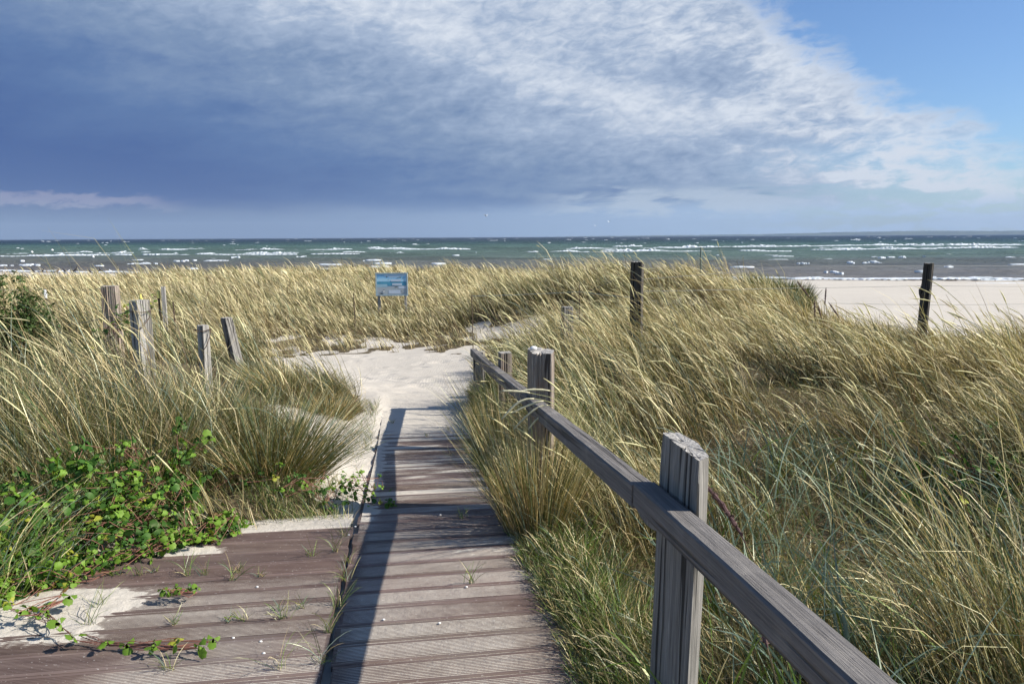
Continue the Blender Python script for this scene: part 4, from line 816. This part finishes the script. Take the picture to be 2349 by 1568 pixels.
n = 2300; X = -3.0+1.5*rng.random(n)**.8; v = rng.random(n)**1.3*.6; Y = edgeY(X)+v; Z = terr(X, Y)+rng.random(n)**.8*np.clip(.10+1.3*v, 0, .62)*np.clip(1.3-1.1*np.abs((X+2.2)/.9)**2, .2, 1)+.02
k = fbm(X*3.2, Z*5, 3, 85) > -.06; pos = np.stack([X, Y, Z], -1)[k]
vine('wild_vine', 'wild vine climbing the front of the left grass mound beside the deck', pos, .014+.044*rng.random(len(pos))**1.4, .4, stems=60)
n = 340; X = rng.uniform(-2.9, -1.5, n); Y = edgeY(X)+rng.normal(.0, .07, n); pos = np.stack([X, Y, np.maximum(terr(X, Y), walkz(LS(X, Y)[1]))+rng.uniform(.02, .13, n)], -1)
vine('creeping_vine', 'low bright vine spilling over the far left edge of the deck', pos, rng.uniform(.02, .042, n), .75, stems=26)
n = 75; X = rng.normal(-1.25, .28, n); Y = 4.2+np.abs(rng.normal(0, .15, n)); pos = np.stack([X, Y, terr(X, Y)+rng.uniform(.03, .16, n)], -1)
vine('creeping_vine', 'sparse vine leaves in the turf between deck and dark tussock', pos, rng.uniform(.02, .034, n), .4, stems=8)
n = 26; X = rng.normal(-.95, .07, n); Y = rng.normal(4.5, .12, n); pos = np.stack([X, Y, terr(X, Y)+rng.uniform(.05, .2, n)], -1)
vine('creeping_vine', 'few vine leaves at the boardwalk edge where the sand begins', pos, rng.uniform(.02, .032, n), .8, stems=4)
def pxleaves(L, z=.035): return np.array([atZ(x, y, z+rng.uniform(-.01, .02)) for x, y in L])
vine('vine_runner', 'vine runner with large leaves lying across the near deck boards', pxleaves([(10, 1385), (40, 1405), (62, 1395), (80, 1412), (105, 1400), (125, 1420), (140, 1430), (100, 1388), (170, 1460), (185, 1452), (245, 1468), (290, 1475), (355, 1470), (358, 1482), (400, 1475), (405, 1462), (455, 1478), (490, 1463), (140, 1358), (160, 1365), (20, 1350), (8, 1370)]), rng.uniform(.028, .044, 22), .9, up=.9, stems=10)
vine('vine_seedling', 'small cluster of vine leaves in the middle of the deck', pxleaves([(372, 1350), (385, 1352), (400, 1347), (412, 1355), (428, 1350), (440, 1346), (452, 1352), (395, 1358)]), rng.uniform(.022, .03, 8), .8, stems=3)
n = 130; X = rng.normal(3.0, .25, n); Y = rng.normal(4.6, .25, n); pos = np.stack([X, Y, terr(X, Y)+rng.uniform(.1, .5, n)], -1)
vine('dark_bramble', 'dark green leafy bramble in the shadowed hollow at right', pos, rng.uniform(.03, .05, n), 0, stems=8, cat='bramble')
P = atY(270, 735, 6.2); n = 60; pos = P+np.stack([rng.normal(0, .14, n), rng.normal(0, .08, n), rng.normal(-.02, .05, n)], -1); pos[:, 2] += (pos[:, 0]-P[0])*.6
vine('climbing_vine', 'leafy vine shoot clinging to the wire beside big grey post', pos, rng.uniform(.018, .03, n), .3, stems=8)
# ------------------------------------------------------------------ shrub
def shrub():
    X0, Y0 = atY(45, 700, 7.0)[:2]; g = float(terr(np.array([X0]), np.array([Y0]))[0]); top = atY(45, 618, 7.0)[2]; T = empty('rose_shrub', (X0, Y0, g), 'small leafy green shrub rising from the grass at left edge', 'shrub'); b = MB(); LP = []
    for k in range(26):
        a = rng.uniform(0, 2*PI); h = (top-g)*rng.uniform(.5, 1.)*(1.0); sp = rng.uniform(.05, .42)*(1.15-.6*h/(top-g)); p = np.array([X0, Y0, g-.05]); pts = [p]
        for t in np.linspace(.15, 1, 7): pts.append(np.array([X0+math.cos(a)*sp*t**.7+rng.normal(0, .02), Y0+math.sin(a)*sp*t**.7+rng.normal(0, .02), g+h*t]))
        b.tube(pts, list(np.linspace(.009, .002, len(pts))), 5)
        for q in range(70):
            i = rng.uniform(1.5, len(pts)-1); f = i-int(i); j = int(i); c = pts[j]*(1-f)+pts[min(j+1, len(pts)-1)]*f; LP.append(c+rng.normal(0, .05, 3)*[1, 1, .6])
    b.build('stems', M_STEM, T); LP = np.array(LP); n = len(LP); nr = rng.normal(0, .6, (n, 3)); nr[:, 2] = np.abs(nr[:, 2])+.5
    V, F, C = leaves(LP, rng.uniform(.016, .034, n), nr, rng.normal(0, 1, (n, 3)), np.array([.07, .12, .035])*rng.uniform(.7, 1.5, (n, 1))); mesh_np('leaves', V, [F], M_LEAF, parent=T, cols={'Col': C})
shrub()
# bundle of big arching seed heads hanging over the rail
def plume():
    base = atY(1345, 1010, 3.95); T = empty('marram_plume', tuple(base-[0, 0, .35]), 'bundle of large pale seed heads arching over the middle of the handrail', 'grass plume'); Y = 3.8
    for pts in [[(1345, 1010), (1290, 940), (1235, 915), (1190, 922), (1150, 962)], [(1345, 1010), (1300, 948), (1255, 920), (1215, 928), (1172, 948)], [(1345, 1010), (1310, 962), (1265, 930), (1225, 940), (1178, 984)], [(1345, 1010), (1320, 975), (1280, 945), (1240, 955), (1212, 984)], [(1345, 1010), (1285, 925), (1225, 903), (1185, 897), (1152, 896)], [(1345, 1010), (1310, 920), (1270, 898), (1225, 893), (1190, 898)]]:
        yj = Y-rng.uniform(0, .08); Q = [atY(x, y, Y+.15 if i == 0 else yj) for i, (x, y) in enumerate(pts)]; R = []
        for i in range(len(Q)-1):
            for t in np.linspace(0, 1, 5, endpoint=False):
                p0, p1, p2, p3 = Q[max(i-1, 0)], Q[i], Q[i+1], Q[min(i+2, len(Q)-1)]
                R.append(.5*((2*p1)+(-p0+p2)*t+(2*p0-5*p1+4*p2-p3)*t*t+(-p0+3*p1-3*p2+p3)*t**3))
        R.append(Q[-1]); k = 11; b = MB(); b.tube([base-[0, 0, .35]]+R[:k+1], .0018, 5); b.build('stem', M_CULM, T)
        b = MB(); H = R[k:]; b.tube(H, [.0062*math.sin(PI*(i+.9)/(len(H)+.7))**.55*(1+.12*(-1)**i) for i in range(len(H))], 7); b.build('seed_head', M_HEAD, T, smooth=True)
M_CULM = mat('dry_stem', col=(.42, .40, .18)); M_HEAD = mat('pale_seed_head', lambda g, b: g.lk(g.ramp(g.noise(objc(g), 300, 3), [(.35, (.48, .42, .24)), (.65, (.78, .73, .5))]), b.inputs['Base Color']), rough=.9)
plume()
# purple-brown reed heads
M_PUR = mat('purple_reed_head', lambda g, b: g.lk(g.ramp(g.noise(objc(g), 90, 3), [(.35, (.05, .028, .03)), (.7, (.17, .10, .09))]), b.inputs['Base Color']), rough=.9)
def reed(label, pts, hl, r):
    P = [atY(x, y, Y) for x, y, Y in pts]; T = empty('reed_stem', tuple(P[0]), label, 'reed', 'dark reed heads'); b = MB(); Q = []
    for a, c in zip(P[:-1], P[1:]):
        for t in np.linspace(0, 1, 5, endpoint=False): Q.append(a*(1-t)+c*t)
    Q.append(P[-1]); k = len(Q)-hl; b.tube(Q[:k+1], .0022, 5); b.build('stem', M_STEM, T)
    b = MB(); H = Q[k:]; m = 26; R = []
    for i in range(m):
        f = i/(m-1)*(len(H)-1); j = min(int(f), len(H)-2); R.append(H[j]*(1-(f-j))+H[j+1]*(f-j))
    b.tube(R, [r*math.sin(PI*(i+.8)/(m+.6))**.6*(.55+.6*rng.random()) for i in range(m)], 7)
    for i in range(46):
        c = R[rng.integers(2, m-2)]; d = rng.normal(0, 1, 3); d[2] = abs(d[2]); d /= np.linalg.norm(d); b.tube([c, c+d*r*1.9], [r*.3, .0005], 4)
    b.build('seed_head', M_PUR, T)
reed('dark purple reed head leaning left behind the tallest rail post', [(1820, 1500, 1.9), (1750, 1330, 1.92), (1700, 1225, 1.95), (1655, 1155, 2.0), (1618, 1112, 2.0)], 12, .008)
reed('dark purple reed head below the rail at bottom', [(1790, 1600, 1.75), (1765, 1500, 1.75), (1745, 1430, 1.8), (1728, 1398, 1.8)], 10, .009)
for k, (x, y, dx, lab) in enumerate([(1828, 644, 60, 'tallest dark red reed head arching against beach sand'), (1895, 660, -6, 'upright dark reed head against beach sand'), (1868, 690, 4, 'short dark reed head above the right ridge'), (1900, 692, 55, 'drooping dark reed head above the right ridge'), (1876, 700, 22, 'slanting dark reed head close above ridge grass')]):
    reed(lab, [(x+dx*1.3, 740, 8.4), (x+dx*.85, y+70, 8.4), (x+dx*.4, y+32, 8.4), (x, y, 8.4)], 7, .009)
# ------------------------------------------------------------------ birds, buoys
M_BW = mat('white_feathers', col=(.82, .82, .82)); M_BG = mat('grey_feathers', col=(.42, .44, .47)); M_BD = mat('dark_feathers', col=(.035, .033, .035)); M_BB = mat('brown_feathers', col=(.22, .16, .11)); M_BILL = mat('yellow_bill', col=(.7, .4, .06))
def flying(x, y, Y, label, wing, rz):
    P = atY(x, y, Y); T = empty('flying_gull', tuple(P), label, 'gull', 'white gulls flying over the sea'); c, s = math.cos(rz), math.sin(rz); Rm = np.array([[c, -s, 0], [s, c, 0], [0, 0, 1.]])
    b = MB(); b.tube([P+Rm@np.array(q) for q in [(-.30, 0, .0), (-.22, 0, .0), (-.1, 0, 0), (.08, 0, .0), (.18, 0, .02), (.25, 0, .03), (.30, 0, .02)]], [.01, .05, .075, .08, .05, .045, .012], 10); b.build('body', M_BW, T, smooth=True)
    for sgn in (-1, 1):
        b = MB(); V = []; st = [(0.05, .0, .16), (.30, wing[0], .17), (.5, wing[1], .12), (.72, wing[2], .02)]
        for (yy, zz, ch) in st:
            for (u, w_) in [(.55, .012), (-.45, 0), (-.45, -.004), (.55, -.012)]: V.append(P+Rm@np.array([u*ch+.03-yy*.12, sgn*yy, zz+w_]))
        F = [(i*4+j, i*4+(j+1) % 4, i*4+4+(j+1) % 4, i*4+4+j) for i in range(3) for j in range(4)]; b.add(V, F); b.build('wing', M_BW, T)
    b = MB(); b.tube([P+Rm@np.array(q) for q in [(.29, 0, .02), (.345, 0, .008)]], [.012, .003], 6); b.build('bill', M_BILL, T)
flying(1115, 495, 140, 'largest white gull flying left of the other two above horizon', (.14, .28, .22), 2.6)
flying(1397, 509, 230, 'higher one of the two distant gulls right of centre', (.2, .34, .40), .6)
flying(1366, 518, 260, 'lowest gull, faint, just above the horizon', (.15, .3, .36), .9)
def standing(x, label, m, h, Y=None, rz=0, upright=.35, hm=None):
    Y = Y or 87.; P = atY(x, 620, Y); z = float(terr(np.array([P[0]]), np.array([Y]))[0]); T = empty('shore_bird', (P[0], Y, z), label, 'bird', 'birds resting along the waterline'); c, s = math.cos(rz), math.sin(rz); up = upright
    f = lambda q: np.array([P[0]+(q[0]*c-q[1]*s)*h, Y+(q[0]*s+q[1]*c)*h, z+q[2]*h])
    b = MB(); b.tube([f(q) for q in [(-.55, 0, .35), (-.35, 0, .42), (-.1, 0, .48+.1*up), (.15, 0, .6+.2*up), (.26, 0, .78+.3*up), (.32, 0, .9+.35*up), (.40, 0, .92+.35*up)]], [.02*h, .11*h, .19*h, .17*h, .09*h, .085*h, .05*h], 9); b.build('body', m, T, smooth=True)
    b = MB(); b.tube([f((.42, 0, .91+.35*up)), f((.56, 0, .88+.35*up))], [.03*h, .008*h], 5); b.build('bill', hm or M_BILL, T)
    for q in (-1, 1): b = MB(); b.tube([f((0, q*.08, -.02)), f((0, q*.08, .42))], .02*h, 5); b.build('leg', M_BD, T)
for x, m, h, rz, up, lab in [(9, M_BW, .40, 3.1, 0, 'white gull standing alone leftmost on the waterline'), (36, M_BD, .38, .2, .1, 'dark bird standing right behind the shrub top'), (76, M_BD, .5, 3.0, .5, 'dark upright bird first right of the shrub'), (97, M_BD, .5, .1, .2, 'dark crouching bird second right of the shrub'), (108, M_BB, .42, 2.9, 0, 'brown bird pressed low third right of shrub'), (132, M_BB, .55, .3, .1, 'large mottled brown young gull in the row'), (148, M_BD, .55, 3.1, .3, 'black bird left of a white-bellied one'), (156, M_BW, .45, .2, 0, 'white bellied gull between two black birds'), (173, M_BD, .62, .1, 1.1, 'tallest black bird with upstretched neck'), (206, M_BD, .42, 3., .1, 'small black bird alone past the upstretched one'), (225, M_BB, .45, .1, .0, 'brown bird beside the black one at row end'), (231, M_BD, .58, 3.1, .6, 'black bird near the right end of the row'), (254, M_BW, .5, 3.1, .1, 'white gull last at the right end of the row')]:
    standing(x, lab, m, h, rz=rz, upright=up)
for x, y, lab in [(73.5, 578.5, 'small white buoy leftmost of three off the beach'), (120, 574, 'white buoy farthest out of the three'), (214, 590, 'white buoy rightmost and nearest the beach')]:
    P = atZ(x, y+2, SEA); r = 2.6/FPX*P[1]; T = empty('buoy', tuple(P), lab, 'buoy', 'white bathing buoys'); b = MB(); b.ell((P[0], P[1], SEA+.15+r*.5), (r, r, r), nu=12, nv=10); b.build('float', M_WHT, T, smooth=True)
    b = MB(); b.tube([(P[0], P[1], SEA+.15+r*1.4), (P[0], P[1], SEA+.15+r*1.8)], r*.2, 8); b.build('eye_ring', M_RUST, T)
# shells on the boards
for k, (x, y) in enumerate([(815, 1207), (800, 1226), (1008, 1428), (605, 1497), (598, 1470), (535, 1462), (1070, 1345), (880, 1420), (1010, 1180), (590, 1345)]):
    P = atZ(x, y, .0); P = atZ(x, y, float(walkz(LS(P[0], P[1])[1]))+.004); b = MB(); b.ell(P, (.007, .005, .0035), nu=8, nv=5)
    tag(b.build('shell', M_SHELL, loc=P, smooth=True), 'tiny white shell fragment lying on the brown boards', 'shell', 'shell fragments on the boards')
# ------------------------------------------------------------------ light, sky
SUN_AZ, SUN_EL = math.radians(97), math.radians(37)
sun = bpy.data.lights.new('sun', 'SUN'); sun.energy = 5.0; sun.angle = math.radians(.53); sun.color = (1, .95, .87); so = bpy.data.objects.new('sun', sun); COL.objects.link(so)
from mathutils import Vector, Matrix
sd = Vector((math.sin(SUN_AZ)*math.cos(SUN_EL), math.cos(SUN_AZ)*math.cos(SUN_EL), math.sin(SUN_EL))); so.rotation_euler = sd.to_track_quat('Z', 'Y').to_euler()
W = bpy.data.worlds.new('World'); S.world = W; W.use_nodes = True; nt = W.node_tree; nt.nodes.clear(); g = N(nt)
sky = g.n('ShaderNodeTexSky', sky_type='NISHITA'); sky.sun_disc = False; sky.sun_elevation = SUN_EL; sky.sun_rotation = SUN_AZ; sky.air_density = 1.0; sky.dust_density = .6; sky.ozone_density = 1.6
tc = g.n('ShaderNodeTexCoord').outputs['Generated']; sx = g.n('ShaderNodeSeparateXYZ'); g.lk(tc, sx.inputs[0]); x, y, z = sx.outputs
zc = g.m('MAXIMUM', z, 0.0); az = g.m('MULTIPLY', g.m('ARCTAN2', x, y), 57.2958); el = g.m('MULTIPLY', g.m('ARCSINE', z), 57.2958)
den = g.m('ADD', zc, .2); cv = g.n('ShaderNodeCombineXYZ'); g.lk(g.m('DIVIDE', x, den), cv.inputs[0]); g.lk(g.m('DIVIDE', y, den), cv.inputs[1]); cp = cv.outputs[0]
n1 = g.noise(g.sc(cp, (.8, 1.0, 1)), 1.0, 4, .5, .3); n2 = g.noise(g.sc(cp, (2.6, 3.2, 1)), 1.0, 5, .55, .4); n3 = g.noise(g.sc(cp, (8, 9.5, 1)), 1.0, 4, .62, .5)
c_ = lambda v: g.m('SUBTRACT', v, .5)
av = g.n('ShaderNodeCombineXYZ'); g.lk(g.m('MULTIPLY', az, .17), av.inputs[0]); g.lk(g.m('MULTIPLY', g.m('ADD', el, g.m('MULTIPLY', az, -.12)), .36), av.inputs[1]); n4 = g.noise(av.outputs[0], 1.0, 5, .6, .6); n5 = g.noise(av.outputs[0], 4.2, 4, .62, .5); n3 = g.m('ADD', g.m('ADD', g.m('MULTIPLY', n3, .45), g.m('MULTIPLY', n4, .65)), g.m('MULTIPLY', c_(n5), .92))
# blue hole on the right
f = g.m('ADD', g.m('ADD', el, g.m('MULTIPLY', az, .68)), -27.0); f = g.m('ADD', f, g.m('ADD', g.m('MULTIPLY', c_(n2), 9), g.m('MULTIPLY', c_(n3), 4.5)))
hole = g.ss(f, -1.6, 2.2)
# thinner veil low on the right
veil = g.m('MULTIPLY', g.ss(az, 12, 30), g.ss(el, 9, 4)); veil = g.m('MULTIPLY', veil, g.ss(g.m('ADD', n2, g.m('MULTIPLY', c_(n3), .5)), .62, .42))
aaz = g.m('ABSOLUTE', az); hole = g.m('MAXIMUM', hole, g.m('MAXIMUM', g.ss(el, 21, 34), g.ss(aaz, 55, 85)))
clear = g.m('MAXIMUM', hole, g.m('MULTIPLY', veil, .75))
# brightness
b0 = g.m('ADD', g.m('ADD', g.m('MULTIPLY', az, .0172), g.m('MULTIPLY', el, .053)), .165)
b0 = g.m('MINIMUM', b0, .81)
br = g.m('ADD', b0, g.m('ADD', g.m('MULTIPLY', c_(n1), .55), g.m('ADD', g.m('MULTIPLY', c_(n2), g.m('ADD', .22, g.m('MULTIPLY', b0, .45))), g.m('MULTIPLY', c_(n3), g.m('ADD', .06, g.m('MULTIPLY', b0, .62))))))
edge = g.m('MULTIPLY', g.ss(f, -7, -1), .14); br = g.m('ADD', br, edge)
cc = g.ramp(br, [(0, (.046, .10, .275)), (.25, (.088, .16, .335)), (.5, (.18, .26, .41)), (.75, (.33, .41, .55)), (1, (.60, .65, .73))])
lowl = g.mix(g.ss(az, -30, 25), (.12, .175, .31), (.40, .54, .74)); hz = g.m('ADD', el, g.m('MULTIPLY', c_(n2), 1.3)); cc = g.mix(g.m('MULTIPLY', g.ss(hz, 3.0, 1.6), .8), cc, lowl)
bnd = g.m('ADD', el, g.m('MULTIPLY', c_(n3), 1.6)); band = g.m('MULTIPLY', g.m('MULTIPLY', g.ss(bnd, 1.5, 2.1), g.ss(bnd, 4.0, 2.9)), g.m('MULTIPLY', g.ss(az, 0, 7), g.ss(az, 27, 16)))
cc = g.mix(g.m('MULTIPLY', band, g.m('MULTIPLY', g.ss(n2, .36, .52), .75)), cc, (.46, .54, .64))
bandl = g.m('MULTIPLY', g.m('MULTIPLY', g.ss(bnd, 2.0, 2.4), g.ss(bnd, 3.2, 2.7)), g.m('MULTIPLY', g.ss(az, -22, -28), .45)); cc = g.mix(bandl, cc, (.42, .40, .50))
bg1 = g.n('ShaderNodeBackground'); g.lk(g.mix(1.0, sky.outputs[0], (.60, .77, 1.0), blend='MULTIPLY'), bg1.inputs[0]); bg1.inputs[1].default_value = .095
bg2 = g.n('ShaderNodeBackground'); g.lk(cc, bg2.inputs[0]); bg2.inputs[1].default_value = .80
ms = g.n('ShaderNodeMixShader'); cov = g.m('SUBTRACT', 1.0, clear); g.lk(cov, ms.inputs[0]); g.lk(bg1.outputs[0], ms.inputs[1]); g.lk(bg2.outputs[0], ms.inputs[2])
out = g.n('ShaderNodeOutputWorld'); g.lk(ms.outputs[0], out.inputs[0])
W.cycles.sampling_method = 'MANUAL'; W.cycles.sample_map_resolution = 512
hm = bpy.data.materials.new('haze'); hm.use_nodes = True; hn = hm.node_tree; hn.nodes.remove(hn.nodes['Principled BSDF']); pv = hn.nodes.new('ShaderNodeVolumePrincipled'); pv.inputs['Density'].default_value = HZ; pv.inputs['Color'].default_value = (.50, .64, .82, 1)
hn.links.new(pv.outputs[0], hn.nodes['Material Output'].inputs['Volume']); b = MB(); b.box((0, 7500, 185), (34000, 22000, 390.)); ho = b.build('haze', hm, loc=(0, 0, 0)); tag(ho, 'thin sea haze', 'haze', kind='stuff')
# ------------------------------------------------------------------ camera
cd = bpy.data.cameras.new('camera'); cam = bpy.data.objects.new('camera', cd); COL.objects.link(cam); S.camera = cam
cd.sensor_width = 36; cd.lens = 36*FPX/2349; cd.clip_start = .05; cd.clip_end = 90000
cam.matrix_world = Matrix([[R_[0], U_[0], -F_[0], CAM[0]], [R_[1], U_[1], -F_[1], CAM[1]], [R_[2], U_[2], -F_[2], CAM[2]], [0, 0, 0, 1]])
S.view_settings.view_transform = 'Standard'; S.view_settings.look = 'None'; S.view_settings.gamma = 1; S.view_settings.exposure = .55
S.render.engine = 'CYCLES'; S.cycles.max_bounces = 6; S.cycles.diffuse_bounces = 3; S.cycles.transmission_bounces = 3; S.cycles.use_adaptive_sampling = True; S.cycles.adaptive_threshold = .02
try:
    S.cycles.use_denoising = True; S.cycles.denoiser = 'OPENIMAGEDENOISE'
except Exception: pass
